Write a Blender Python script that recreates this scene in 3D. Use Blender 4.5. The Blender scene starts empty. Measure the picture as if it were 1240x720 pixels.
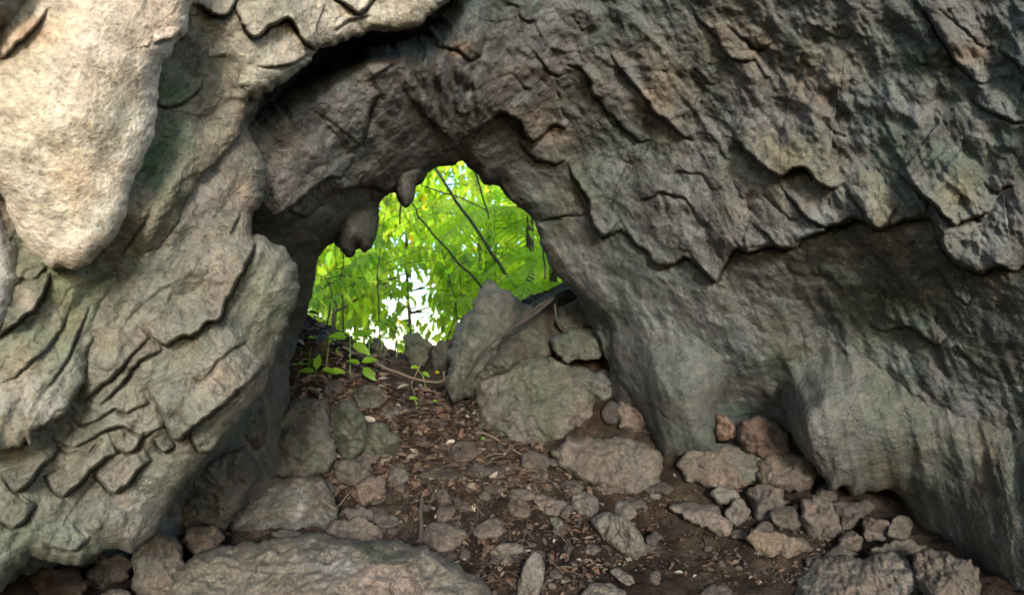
import bpy, math, random
import numpy as np
from mathutils import Vector, Matrix

# ------------------------------------------------------------------ camera, sky, sun, exposure
S = bpy.context.scene
PITCH = math.radians(5.0)
CAMZ = 1.5
F = 895.0                         # focal length in photo pixels (photo is 1240 x 720)
cam = bpy.data.objects.new('camera', bpy.data.cameras.new('camera'))
S.collection.objects.link(cam)
cam.location = (0, 0, CAMZ)
cam.rotation_euler = (math.radians(90) + PITCH, 0, 0)
cam.data.sensor_width = 36
cam.data.lens = 36 * F / 1240
cam.data.dof.use_dof = True; cam.data.dof.focus_distance = 3.5; cam.data.dof.aperture_fstop = 2.2
cam.data.clip_start = 0.05
cam.data.clip_end = 2000
S.camera = cam

SUN_EL = math.radians(13)
SUN_AZ = math.radians(8)         # to the right of straight behind the camera
w = bpy.data.worlds.new('World'); S.world = w; w.use_nodes = True
nt = w.node_tree; nt.nodes.clear()
sky = nt.nodes.new('ShaderNodeTexSky'); sky.sky_type = 'NISHITA'; sky.sun_disc = False
sky.sun_elevation = SUN_EL; sky.sun_rotation = math.pi - SUN_AZ
sky.dust_density = 0.5; sky.ozone_density = 2.0
bg = nt.nodes.new('ShaderNodeBackground'); bg.inputs[1].default_value = 0.15
wo = nt.nodes.new('ShaderNodeOutputWorld')
nt.links.new(sky.outputs[0], bg.inputs[0]); nt.links.new(bg.outputs[0], wo.inputs[0])
sl = bpy.data.lights.new('sun', 'SUN'); sl.energy = 1.5; sl.angle = math.radians(10); sl.color = (1, .99, .975)  # soft sun from behind, added in place of the camera flash
sun = bpy.data.objects.new('sun', sl); S.collection.objects.link(sun)
tosun = Vector((math.sin(SUN_AZ) * math.cos(SUN_EL), -math.cos(SUN_AZ) * math.cos(SUN_EL), math.sin(SUN_EL)))
sun.rotation_euler = tosun.to_track_quat('Z', 'Y').to_euler()
sun.location = (0, -20, 12)
S.view_settings.view_transform = 'Standard'; S.view_settings.look = 'None'
S.view_settings.gamma = 1; S.view_settings.exposure = 1.85
S.view_settings.use_curve_mapping = False
S.cycles.adaptive_threshold = 0.025; S.cycles.max_bounces = 6; S.cycles.diffuse_bounces = 3; S.cycles.transparent_max_bounces = 8

# ------------------------------------------------------------------ maths helpers
def G(d): return d if d <= 4.4 or d > 7.55 else 4.4 + (d - 4.4) * .65      # the slope is shorter than first surveyed
rng = np.random.default_rng(11)
CP, SP = math.cos(PITCH), math.sin(PITCH)

def unproj(px, py, d):
    """point of the cave that lies d metres along the camera axis on the sight line of photo pixel px, py"""
    x = (np.asarray(px, float) - 620) / F * d
    u = (360 - np.asarray(py, float)) / F * d
    return np.stack([x + 0 * u, d * CP - u * SP, CAMZ + d * SP + u * CP], -1)

def proj(P):
    P = np.asarray(P, float)
    y = P[..., 1]; z = P[..., 2] - CAMZ
    d = y * CP + z * SP; u = -y * SP + z * CP
    return 620 + P[..., 0] / d * F, 360 - u / d * F, d

def _h(ix, iy, iz, s):
    n = (ix * 73856093) ^ (iy * 19349663) ^ (iz * 83492791) ^ (s * 2654435761 & 0x7fffffff)
    n = n & 0xffffffff
    n = ((n ^ (n >> 15)) * 2246822519) & 0xffffffff
    n = ((n ^ (n >> 13)) * 3266489917) & 0xffffffff
    return n ^ (n >> 16)

_G = np.array([[1,1,0],[-1,1,0],[1,-1,0],[-1,-1,0],[1,0,1],[-1,0,1],[1,0,-1],[-1,0,-1],
               [0,1,1],[0,-1,1],[0,1,-1],[0,-1,-1],[1,1,0],[-1,1,0],[0,-1,1],[0,-1,-1]], np.float32)

def noise3(P, s=0):
    P = np.asarray(P, np.float32)
    I = np.floor(P).astype(np.int64); f = P - I
    q = f * f * f * (f * (f * 6 - 15) + 10)
    out = 0
    for dx in (0, 1):
        wx = q[..., 0] if dx else 1 - q[..., 0]
        for dy in (0, 1):
            wy = q[..., 1] if dy else 1 - q[..., 1]
            for dz in (0, 1):
                wz = q[..., 2] if dz else 1 - q[..., 2]
                g = _G[(_h(I[..., 0] + dx, I[..., 1] + dy, I[..., 2] + dz, s) & 15)]
                out = out + wx * wy * wz * (g[..., 0] * (f[..., 0] - dx) + g[..., 1] * (f[..., 1] - dy) + g[..., 2] * (f[..., 2] - dz))
    return out * 1.05

def noise2(x, y, s=0):
    x = np.asarray(x, np.float32)
    return noise3(np.stack([x, np.asarray(y, np.float32), np.full_like(x, 0.37)], -1), s)

def fbm(P, oct=4, s=0, gain=0.5, ridged=False):
    a = 1.0; o = 0; P = np.asarray(P, np.float32)
    for k in range(oct):
        n = noise3(P * (2.03 ** k) + k * 7.1, s + k)
        o = o + a * ((0.35 - np.abs(n)) if ridged else n)
        a *= gain
    return o

def tps(ctrl, px, py, lam=0.02):
    """smooth surface through control depths"""
    c = np.array(ctrl, float); X = c[:, :2] / 200.0; n = len(c)
    def phi(r2): return 0.5 * r2 * np.log(r2 + 1e-9)
    d2 = ((X[:, None] - X[None]) ** 2).sum(-1)
    A = np.zeros((n + 3, n + 3)); A[:n, :n] = phi(d2) + lam * np.eye(n)
    A[:n, n] = 1; A[:n, n + 1:] = X; A[n, :n] = 1; A[n + 1:, :n] = X.T
    b = np.zeros(n + 3); b[:n] = c[:, 2]
    sol = np.linalg.solve(A, b)
    px = np.asarray(px, float) / 200; py = np.asarray(py, float) / 200
    o = sol[n] + sol[n + 1] * px + sol[n + 2] * py
    for i in range(n):
        o = o + sol[i] * phi((px - X[i, 0]) ** 2 + (py - X[i, 1]) ** 2)
    return o

def wobble(pts, closed, amp, seed, seg=3.0, wl=14.0):
    """split an outline into short pieces and roughen it the way broken limestone edges run"""
    P = np.array(pts, float)
    if closed: P = np.vstack([P, P[:1]])
    out = []
    for a, b in zip(P[:-1], P[1:]):
        n = max(1, int(np.hypot(*(b - a)) / seg))
        out.append(a + (b - a) * (np.arange(n) / n)[:, None])
    Q = np.vstack(out + ([] if closed else [P[-1:]]))
    # soften corners a little
    for _ in range(2):
        if closed: Q = 0.25 * np.roll(Q, 1, 0) + 0.5 * Q + 0.25 * np.roll(Q, -1, 0)
        else: Q[1:-1] = 0.25 * Q[:-2] + 0.5 * Q[1:-1] + 0.25 * Q[2:]
    T = np.gradient(Q, axis=0); T /= np.maximum(1e-6, np.hypot(T[:, 0], T[:, 1]))[:, None]
    N = np.stack([-T[:, 1], T[:, 0]], -1)
    n = noise2(Q[:, 0] / wl, Q[:, 1] / wl, seed) + 0.55 * noise2(Q[:, 0] / wl * 2.3, Q[:, 1] / wl * 2.3, seed + 3) \
        + 0.35 * noise2(Q[:, 0] / wl * 5, Q[:, 1] / wl * 5, seed + 5)
    k = np.ones(len(Q))
    if not closed:
        m = min(6, len(Q) // 2)
        k[:m] = np.linspace(0, 1, m); k[-m:] = np.linspace(1, 0, m)
    return Q + N * (amp * n * k)[:, None]

def dist_field(gx, gy, Q, closed, band):
    """distance, side (+ left of travel in the picture = above for left to right lines), nearest point, place along line"""
    ny, nx = len(gy), len(gx)
    D = np.full((ny, nx), 1e9); C = np.zeros((ny, nx)); NX = np.zeros((ny, nx)); NY = np.zeros((ny, nx)); T = np.zeros((ny, nx))
    A = Q; B = np.roll(Q, -1, 0)
    if not closed: A = A[:-1]; B = B[:-1]
    L = np.hypot(*(B - A).T); cum = np.concatenate([[0], np.cumsum(L)]); tot = cum[-1]
    for i, (a, b) in enumerate(zip(A, B)):
        i0 = np.searchsorted(gx, min(a[0], b[0]) - band); i1 = np.searchsorted(gx, max(a[0], b[0]) + band)
        j0 = np.searchsorted(gy, min(a[1], b[1]) - band); j1 = np.searchsorted(gy, max(a[1], b[1]) + band)
        if i0 >= i1 or j0 >= j1: continue
        X = gx[None, i0:i1]; Y = gy[j0:j1, None]
        dx, dy = b - a; l2 = dx * dx + dy * dy + 1e-12
        t = np.clip(((X - a[0]) * dx + (Y - a[1]) * dy) / l2, 0, 1)
        qx = a[0] + t * dx; qy = a[1] + t * dy
        d = np.hypot(X - qx, Y - qy)
        cr = -(dx * (Y - a[1]) - dy * (X - a[0])) / math.sqrt(l2)
        s = (slice(j0, j1), slice(i0, i1))
        m = (d < D[s] - 1e-6) | ((np.abs(d - D[s]) <= 1e-6) & (np.abs(cr) > np.abs(C[s])))
        D[s] = np.where(m, d, D[s]); C[s] = np.where(m, cr, C[s]); NX[s] = np.where(m, qx, NX[s]); NY[s] = np.where(m, qy, NY[s])
        T[s] = np.where(m, (cum[i] + t * L[i]) / max(tot, 1e-6), T[s])
    return D, C, NX, NY, T

def inside_poly(gx, gy, Q):
    ins = np.zeros((len(gy), len(gx)), bool)
    for a, b in zip(Q, np.roll(Q, -1, 0)):
        if a[1] == b[1]: continue
        lo, hi = (a, b) if a[1] < b[1] else (b, a)
        j0 = np.searchsorted(gy, lo[1]); j1 = np.searchsorted(gy, hi[1])
        if j0 >= j1: continue
        xc = lo[0] + (gy[j0:j1] - lo[1]) / (hi[1] - lo[1]) * (hi[0] - lo[0])
        ins[j0:j1] ^= gx[None, :] < xc[:, None]
    return ins

# ------------------------------------------------------------------ mesh helpers
def raw_mesh(name, V, Q=None, T=None, col=None, mat=None, smooth=True, mat_idx=None):
    me = bpy.data.meshes.new(name)
    nq = 0 if Q is None else len(Q); ntr = 0 if T is None else len(T)
    me.vertices.add(len(V)); me.vertices.foreach_set('co', np.asarray(V, np.float32).ravel())
    idx = np.concatenate([x for x in ((np.asarray(Q).ravel() if nq else None), (np.asarray(T).ravel() if ntr else None)) if x is not None]).astype(np.int32)
    me.loops.add(len(idx)); me.loops.foreach_set('vertex_index', idx)
    me.polygons.add(nq + ntr)
    st = np.concatenate([np.arange(nq) * 4, nq * 4 + np.arange(ntr) * 3]).astype(np.int32)
    me.polygons.foreach_set('loop_start', st)
    me.polygons.foreach_set('use_smooth', np.full(nq + ntr, smooth))
    if col is not None:
        c = np.ones((len(V), 4), np.float32); c[:, :3] = np.clip(col, 0, 4)
        at = me.color_attributes.new('tint', 'FLOAT_COLOR', 'POINT'); at.data.foreach_set('color', c.ravel())
    me.update(calc_edges=True); me.validate()
    if mat is not None: me.materials.append(mat)
    return me

def link(name, me, parent=None, origin=None):
    """link a mesh as one object; its origin moves to the base point given"""
    o = bpy.data.objects.new(name, me); S.collection.objects.link(o)
    if parent is not None: o.parent = parent
    elif origin is not None:
        v = np.empty(len(me.vertices) * 3, np.float32); me.vertices.foreach_get('co', v)
        me.vertices.foreach_set('co', (v.reshape(-1, 3) - np.asarray(origin, np.float32)).ravel()); me.update()
        o.location = origin
    return o

def tag(o, label=None, cat=None, group=None, kind=None):
    if label: o['label'] = label
    if cat: o['category'] = cat
    if group: o['group'] = group
    if kind: o['kind'] = kind
    return o

def base_of(me):
    v = np.empty(len(me.vertices) * 3, np.float32); me.vertices.foreach_get('co', v); v = v.reshape(-1, 3)
    return (float(v[:, 0].mean()), float(v[:, 1].mean()), float(v[:, 2].min()))

def sheet(name, gx, gy, D, keep, snap, col, mat, skirt=0.6, rings=3, spread=0.0, close=False):
    """mesh of a rock surface over grid lines gx, gy with depth D; keep = vertices on the rock;
    vertices just outside slide onto the outline (snap = nearest outline points); sides run back into the rock"""
    ny, nx = D.shape
    kq = keep[:-1, :-1].astype(int) + keep[1:, :-1] + keep[:-1, 1:] + keep[1:, 1:]
    quad = kq > 0
    PX = np.broadcast_to(gx[None], (ny, nx)).copy(); PY = np.broadcast_to(gy[:, None], (ny, nx)).copy()
    if snap is not None:
        NX, NY, DD = snap
        m = (~keep) & (DD < 4 * (gx[1] - gx[0]))
        PX[m] = NX[m]; PY[m] = NY[m]
    idx = np.arange(ny * nx).reshape(ny, nx)
    q = np.stack([idx[:-1, :-1], idx[1:, :-1], idx[1:, 1:], idx[:-1, 1:]], -1)[quad]
    used = np.unique(q); re = np.full(ny * nx, -1); re[used] = np.arange(len(used))
    q = re[q]
    px = PX.ravel()[used]; py = PY.ravel()[used]; d = D.ravel()[used]
    V = unproj(px, py, d); C = col.reshape(-1, 3)[used]
    # border edges
    e = np.concatenate([q[:, [0, 1]], q[:, [1, 2]], q[:, [2, 3]], q[:, [3, 0]]])
    key = np.sort(e, 1); kk = key[:, 0].astype(np.int64) * len(used) + key[:, 1]
    u, inv, cnt = np.unique(kk, return_inverse=True, return_counts=True)
    be = e[cnt[inv] == 1]
    bv = np.unique(be); bi = np.full(len(used), -1); bi[bv] = np.arange(len(bv))
    Vs = [V]; Cs = [C]; Qs = [q]; Ts = []
    prev = bv; n = len(V)
    cx, cy, cd = px.mean(), py.mean(), d.mean()
    bx, by, bd = px[bv], py[bv], d[bv]
    for r in range(1, rings + 1):
        f = r / rings
        if close:
            sh = 1 - f ** 2 * 0.9
            qx = cx + (bx - cx) * sh; qy = cy + (by - cy) * sh
            dd = bd * (1 - f) + (cd + skirt) * f if skirt else bd
            dd = np.maximum(dd, bd + skirt * 0.15 * f)
        else:
            qx = bx + (bx - cx) * spread * f; qy = by + (by - cy) * spread * f
            dd = bd + skirt * f
        W = unproj(bx, by, bd) + (unproj(qx, qy, dd) - unproj(bx, by, bd))
        Vs.append(W); Cs.append(C[bv])
        cur = n + np.arange(len(bv))
        p = prev[bi[be]] if r == 1 else prev[bi[be]]
        c = cur[bi[be]]
        Qs.append(np.stack([p[:, 1], p[:, 0], c[:, 0], c[:, 1]], -1))
        prev = cur; n += len(bv)
    if close:
        Vs.append(unproj(cx, cy, cd + skirt)[None]); Cs.append(C.mean(0)[None])
        c = prev[bi[be]]
        Ts = np.stack([c[:, 1], c[:, 0], np.full(len(c), n)], -1)
    me = raw_mesh(name, np.vstack(Vs), np.vstack(Qs), Ts if len(Ts) else None, np.vstack(Cs), mat)
    return me

# ------------------------------------------------------------------ materials
def new_mat(name):
    m = bpy.data.materials.new(name); m.use_nodes = True
    n = m.node_tree.nodes; n.clear()
    out = n.new('ShaderNodeOutputMaterial'); b = n.new('ShaderNodeBsdfPrincipled')
    m.node_tree.links.new(b.outputs[0], out.inputs[0])
    return m, m.node_tree, b

def rock_mat(name, rough=0.85, bump=1.0, fine=1.0, spec=0.25):
    """limestone: vertex stain colour, mottled and speckled by noise, pitted relief"""
    m, t, b = new_mat(name); N = t.nodes; L = t.links
    tc = N.new('ShaderNodeTexCoord'); at = N.new('ShaderNodeAttribute'); at.attribute_name = 'tint'
    def noise(sc, det, ro=0.6, dist=0.0):
        x = N.new('ShaderNodeTexNoise'); x.inputs['Scale'].default_value = sc; x.inputs['Detail'].default_value = det
        x.inputs['Roughness'].default_value = ro; x.inputs['Distortion'].default_value = dist
        L.new(tc.outputs['Object'], x.inputs['Vector']); return x
    n1 = noise(3.5, 6, 0.68, 0.6); n2 = noise(14, 5, 0.72, 0.0); n3 = noise(70 * fine, 4, 0.7); n4 = noise(1.1, 3, 0.6, 0.0); n5 = noise(9, 2, 0.5, 0.0)
    def ramp(src, stops):
        r = N.new('ShaderNodeValToRGB'); e = r.color_ramp.elements
        while len(e) < len(stops): e.new(0.5)
        for k, (p, c) in enumerate(stops): e[k].position = p; e[k].color = (*c, 1)
        L.new(src, r.inputs[0]); return r.outputs[0]
    def mul(a, bb):
        x = N.new('ShaderNodeMix'); x.data_type = 'RGBA'; x.blend_type = 'MULTIPLY'; x.inputs[0].default_value = 1
        L.new(a, x.inputs[6]); L.new(bb, x.inputs[7]); return x.outputs[2]
    c = mul(at.outputs['Color'], ramp(n1.outputs[0], [(0.30, (.62, .60, .58)), (0.47, (.98, .96, .92)), (0.56, (1.0, 1.0, 1.0)), (0.72, (1.3, 1.25, 1.18))]))
    c = mul(c, ramp(n2.outputs[0], [(0.33, (.60, .57, .54)), (0.5, (1, 1, 1)), (0.68, (1.28, 1.26, 1.22))]))
    c = mul(c, ramp(n3.outputs[0], [(0.30, (.42, .40, .37)), (0.45, (.97, .97, .97)), (0.55, (1.03, 1.03, 1.03)), (0.7, (1.4, 1.38, 1.35))]))
    c = mul(c, ramp(n4.outputs[0], [(0.3, (.93, 1.03, .97)), (0.5, (1, 1, 1)), (0.7, (1.06, .99, .94))]))
    def cracks(sc, wd, lo):
        wv = N.new('ShaderNodeVectorMath'); wv.operation = 'MULTIPLY_ADD'; wv.inputs[1].default_value = (.16 / sc * 3,) * 3
        L.new(n5.outputs['Color'], wv.inputs[0]); L.new(tc.outputs['Object'], wv.inputs[2])
        vo = N.new('ShaderNodeTexVoronoi'); vo.feature = 'DISTANCE_TO_EDGE'; vo.inputs['Scale'].default_value = sc; L.new(wv.outputs[0], vo.inputs['Vector'])
        rr_ = N.new('ShaderNodeMapRange'); rr_.inputs[1].default_value = 0; rr_.inputs[2].default_value = wd; rr_.inputs[3].default_value = lo; rr_.inputs[4].default_value = 1
        L.new(vo.outputs[0], rr_.inputs[0])
        # cracks come and go
        mk = N.new('ShaderNodeMapRange'); mk.inputs[1].default_value = .45; mk.inputs[2].default_value = .60; L.new(n4.outputs[0], mk.inputs[0])
        mx = N.new('ShaderNodeMix'); mx.inputs[2].default_value = 1; L.new(mk.outputs[0], mx.inputs[0]); L.new(rr_.outputs[0], mx.inputs[3]); mx.inputs[2].default_value = 1
        return mx.outputs[0]
    ck1 = cracks(3.2, .018, .0); ck2 = cracks(9.0, .03, .35)
    L.new(c, b.inputs['Base Color'])
    b.inputs['Roughness'].default_value = rough
    b.inputs['Specular IOR Level'].default_value = spec
    v = N.new('ShaderNodeTexVoronoi'); v.inputs['Scale'].default_value = 28; v.feature = 'SMOOTH_F1'
    L.new(tc.outputs['Object'], v.inputs['Vector'])
    def bmp(src, st, dist, prev=None):
        x = N.new('ShaderNodeBump'); x.inputs['Strength'].default_value = st; x.inputs['Distance'].default_value = dist
        L.new(src, x.inputs['Height'])
        if prev is not None: L.new(prev, x.inputs['Normal'])
        return x.outputs[0]
    nb = bmp(ck1, 0.5 * bump, 0.02)
    nb = bmp(ck2, 0.6 * bump, 0.012, nb)
    nb = bmp(n2.outputs[0], 0.6 * bump, 0.05, nb)
    nb = bmp(v.outputs[0], 0.22 * bump, 0.02, nb)
    nb = bmp(n3.outputs[0], 0.75 * bump, 0.014, nb)
    L.new(nb, b.inputs['Normal'])
    return m

M_ROCK = rock_mat('limestone', bump=0.8)
M_FLOW = rock_mat('flowstone', bump=0.8, rough=0.75)
M_STONE = rock_mat('stone', bump=0.9)
M_PALE = rock_mat('pale_flowstone', bump=0.7, rough=0.8)

def leaf_mat(name, col, trans, tw=0.5, var=0.25):
    m, t, b = new_mat(name); N = t.nodes; L = t.links
    out = [x for x in N if x.type == 'OUTPUT_MATERIAL'][0]
    at = N.new('ShaderNodeAttribute'); at.attribute_name = 'tint'
    def mulc(c):
        x = N.new('ShaderNodeMix'); x.data_type = 'RGBA'; x.blend_type = 'MULTIPLY'; x.inputs[0].default_value = 1
        x.inputs[6].default_value = (*c, 1); L.new(at.outputs['Color'], x.inputs[7]); return x.outputs[2]
    L.new(mulc(col), b.inputs['Base Color']); b.inputs['Roughness'].default_value = 0.45
    tr = N.new('ShaderNodeBsdfTranslucent'); L.new(mulc(trans), tr.inputs[0])
    mx = N.new('ShaderNodeMixShader'); mx.inputs[0].default_value = tw
    L.new(b.outputs[0], mx.inputs[1]); L.new(tr.outputs[0], mx.inputs[2]); L.new(mx.outputs[0], out.inputs[0])
    return m

M_LEAF = leaf_mat('leaf', (.44, .56, .04), (.69, .89, .07), .55)
M_FERN = leaf_mat('fern', (.41, .56, .04), (.65, .89, .07), .55)

def bark_mat(name, c):
    m, t, b = new_mat(name); N = t.nodes; L = t.links
    n = N.new('ShaderNodeTexNoise'); n.inputs['Scale'].default_value = 30; n.inputs['Detail'].default_value = 6
    r = N.new('ShaderNodeValToRGB'); r.color_ramp.elements[0].color = (*[x * .5 for x in c], 1); r.color_ramp.elements[1].color = (*[x * 1.5 for x in c], 1)
    L.new(n.outputs[0], r.inputs[0]); L.new(r.outputs[0], b.inputs['Base Color']); b.inputs['Roughness'].default_value = .9
    return m
M_BARK = bark_mat('bark', (.06, .045, .03))
M_TWIG = bark_mat('twig', (.10, .072, .048))
M_ROOT = bark_mat('root', (.03, .022, .015))
M_STEM = bark_mat('green_stem', (.10, .16, .03))

def litter_mat():
    m, t, b = new_mat('dead_leaf'); at = t.nodes.new('ShaderNodeAttribute'); at.attribute_name = 'tint'
    t.links.new(at.outputs['Color'], b.inputs['Base Color']); b.inputs['Roughness'].default_value = .7
    return m
M_LITTER = litter_mat()

# ------------------------------------------------------------------ ground: one sheet from the cave floor to the horizon
FLOOR = [(850,680,4.4),(700,700,4.2),(650,650,4.7),(560,600,5.2),(480,560,5.6),(520,500,6.3),(600,560,5.6),(440,480,6.4),
         (390,430,6.8),(378,385,7.3),(470,452,7.0),(560,470,6.9),(640,405,7.1),(690,356,7.4),(600,385,7.6),(430,425,7.5),(505,432,7.6),
         (780,600,5.2),(950,640,4.8),(1050,640,4.9),(1000,710,4.2),(300,650,4.6),(250,620,4.7),(80,710,3.8),(0,740,3.5),(1200,720,3.9),(760,400,7.2)]
_fp = np.array([unproj(a, b, G(c)) for a, b, c in FLOOR])
_fx = [(x * 200, y * 200, z) for x, y, z in _fp]
for x in (-6, -2, 2, 6): _fx += [(x * 200, 9.5 * 200, 1.62), (x * 200, 13 * 200, 1.3), (x * 200, 2.2 * 200, 0.0), (x * 200, -1 * 200, -.1), (x * 200, -5 * 200, -.15)]
def floor_z(x, y):
    x = np.asarray(x, float); y = np.asarray(y, float)
    z = tps(_fx, np.clip(x, -6, 6) * 200, np.clip(y, -5, 13) * 200, lam=0.01)
    return z
def floor_detail(x, y):
    P = np.stack([x, y, 0 * x], -1)
    k = np.clip((6 - np.hypot(x, y - 5.5)) / 1.0, 0, 1)
    return k * (0.05 * fbm(P * 2.2, 4, 60) + 0.025 * fbm(P * 9, 4, 61)) - 0.0
def floor_hit(px, py):
    d = np.arange(2.4, 10, .02); P = unproj(np.full_like(d, px), np.full_like(d, py), d)
    below = P[:, 2] < floor_z(P[:, 0], P[:, 1])
    return float(d[np.argmax(below)]) if below.any() else 8.0

def axis(lo, hi, a, b, st):
    core = np.arange(lo, hi + st / 2, st); o1 = []; v = lo; s = st
    while v > a: s *= 1.35; v -= s; o1.append(v)
    o2 = []; v = hi; s = st
    while v < b: s *= 1.35; v += s; o2.append(v)
    return np.array(o1[::-1] + list(core) + o2)
gx = axis(-3.2, 3.4, -600, 600, .018); gy = axis(3.0, 8.2, -600, 900, .018)
X, Y = np.meshgrid(gx, gy)
Z = floor_z(X, Y) + floor_detail(X, Y)
idx = np.arange(X.size).reshape(X.shape)
q = np.stack([idx[:-1, :-1], idx[:-1, 1:], idx[1:, 1:], idx[1:, :-1]], -1).reshape(-1, 4)
P = np.stack([X, Y, Z], -1).reshape(-1, 3)
nn = fbm(P * 3.0, 4, 70)[:, None]; n2 = fbm(P * 11, 3, 72)[:, None]
soil = np.array([.052, .034, .024]); soil2 = np.array([.12, .085, .06])
col = .5 * soil + .5 * (soil2 - soil) * np.clip(.35 + 1.1 * nn + .7 * n2, 0, 1)
M_SOIL = rock_mat('soil', bump=1.4, fine=1.3, rough=.95, spec=.1)
me = raw_mesh('ground', P, q, None, col, M_SOIL)
tag(link('ground', me), 'dark brown earth slope of the cave floor', None, None, 'structure')

# ------------------------------------------------------------------ rock masses
STEP = 1.6
KA = .5  # darkens all rock: dim cave against the bright outside, put into colour
def mixcol(base, spots, px, py, P, seed, pal=None, palamp=1.0, kmul=1.0):
    """mineral and algae stains: base colour, noise blend towards pal colours, then named spots"""
    c = np.broadcast_to(np.array(base), P.shape).copy()
    for k, pc in enumerate(pal or []):
        a = np.clip(fbm(P * (1.5 + .6 * k) * [1.25, 1.25, .7], 6, seed + 11 * k, .62) * 3.2 * palamp, 0, .85)[..., None]
        c = c * (1 - a) + np.array(pc) * a
    wx = 30 * noise2(px / 60, py / 60, seed + 1) ; wy = 30 * noise2(px / 60, py / 60, seed + 2)
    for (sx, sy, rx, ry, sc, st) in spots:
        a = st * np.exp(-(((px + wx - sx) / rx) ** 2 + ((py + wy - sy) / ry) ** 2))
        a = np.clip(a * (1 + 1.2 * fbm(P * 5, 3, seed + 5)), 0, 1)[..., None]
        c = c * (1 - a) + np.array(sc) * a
    return c * (KA * kmul)                # cave dimness and near-to-far flash falloff scaled into the rock colour

def terrace(px, py, ang, per, amp, seed, lam=None, H=1.0):
    """overlapping scales of flowstone: each thickens towards its lower lip and breaks off over the next one"""
    lam = lam or per * 1.3
    ux, uy = math.cos(ang), math.sin(ang)
    s = (px * ux + py * uy) / per
    n = noise2(px / lam, py / lam, seed) ; m = noise2(px / lam * 2.3, py / lam * 2.3, seed + 1); l = noise2(px / lam * .35, py / lam * .35, seed + 2)
    s = s - amp * np.abs(n) * 2.2 - amp * .45 * np.abs(m) * 2 + 1.1 * l
    f = s - np.floor(s)
    return H * (np.power(f, 1.4) * np.clip((1 - f) / .06, 0, 1))

class Mass: pass
def sm(x): x = np.clip(x, 0, 1); return x * x * (3 - 2 * x)

def mass(name, poly, ctrl, pal, base, spots, seed, hole=None, rw=40, rd=.2, amp=4, mat=None, shape=None, skirt=.6,
         spread=0.0, step=STEP, ndisp=1.0, close=False, band=None, wl=14.0, bbox=None, rp=2.0, lipdef=None, trench=(), kmul=1.0, blend=None):
    Q = wobble(poly, True, amp, seed, wl=wl)
    if bbox: x0, x1, y0, y1 = bbox
    else: x0, y0 = Q.min(0) - 3 * step; x1, y1 = Q.max(0) + 3 * step
    gx = np.arange(x0, x1, step); gy = np.arange(y0, y1, step)
    PX, PY = np.meshgrid(gx, gy)
    band = max(rw, 6) + 8
    if hole is None:
        D, C, NX, NY, T = dist_field(gx, gy, Q, True, band); ins = inside_poly(gx, gy, Q)
    else:
        H = wobble(hole, True, amp, seed + 1, wl=wl)
        D, C, NX, NY, T = dist_field(gx, gy, H, True, band); ins = inside_poly(gx, gy, Q) & ~inside_poly(gx, gy, H)
    sd = np.where(ins, np.minimum(D, 1e4), 0)
    d0 = tps(ctrl, PX, PY)
    P0 = unproj(PX, PY, d0)
    r = 1 - np.clip(sd / rw, 0, 1)
    d = d0 + rd * (1 - np.sqrt(np.maximum(0, 1 - r ** rp)))
    if ndisp:
        d = d - ndisp * (.06 * fbm(P0 * 1.5, 3, seed + 20, .4) + .022 * fbm(P0 * 5, 5, seed + 24, .55) + .022 * fbm(P0 * 3, 5, seed + 28, .5, True))
    if shape is not None: d = d - shape(PX, PY, P0)
    if blend is not None:           # grows out of the wall behind: no edge along its top
        S_ = blend[1](PX, PY)
        d = (1 - S_) * (sample(blend[0], PX, PY) + .012) + S_ * d
    lo = []
    if lipdef:
        lo = [(wobble(p, False, 2.0, lipdef[1] + 7 * k, wl=11), lipdef[2], lipdef[3] * min(1, h_ / .08)) for k, (p, h_, l_) in enumerate(lipdef[0]) if h_ >= .035]
    for (p, wd, dp) in list(lo) + [(wobble(p, False, 4, seed + 9), wd, dp) for p, wd, dp in trench]:
        bb = wd * 14
        i0, i1 = max(0, np.searchsorted(gx, p[:, 0].min() - bb)), min(len(gx), np.searchsorted(gx, p[:, 0].max() + bb))
        j0, j1 = max(0, np.searchsorted(gy, p[:, 1].min() - bb)), min(len(gy), np.searchsorted(gy, p[:, 1].max() + bb))
        if i1 - i0 < 2 or j1 - j0 < 2: continue
        Dg, Cg, _, _, Tg = dist_field(gx[i0:i1], gy[j0:j1], p, False, bb)
        tp = np.power(np.clip(np.sin(math.pi * Tg), 0, 1), .5); Dg = np.minimum(Dg, 1e3)
        d[j0:j1, i0:i1] += tp * (dp * np.exp(-(Dg / wd) ** 2) + dp * .5 * np.exp(-Dg / (4.5 * wd)) * np.where(Cg < 0, 1, np.exp(-Dg / 2)))
    col = mixcol(base, spots, PX, PY, P0, seed + 40, pal, kmul=kmul)
    me = sheet(name, gx, gy, d, ins, (NX, NY, D), col, mat or M_ROCK, skirt, 3, spread, close)
    r = Mass(); r.gx, r.gy, r.d, r.ins, r.col, r.me, r.seed = gx, gy, d, ins, col, me, seed
    return r

def sample(ms, px, py):
    fx = np.clip((px - ms.gx[0]) / (ms.gx[1] - ms.gx[0]), 0, len(ms.gx) - 1.001); fy = np.clip((py - ms.gy[0]) / (ms.gy[1] - ms.gy[0]), 0, len(ms.gy) - 1.001)
    i = fx.astype(int); j = fy.astype(int); a = fx - i; b = fy - j; d = ms.d
    return (d[j, i] * (1 - a) + d[j, i + 1] * a) * (1 - b) + (d[j + 1, i] * (1 - a) + d[j + 1, i + 1] * a) * b

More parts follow.
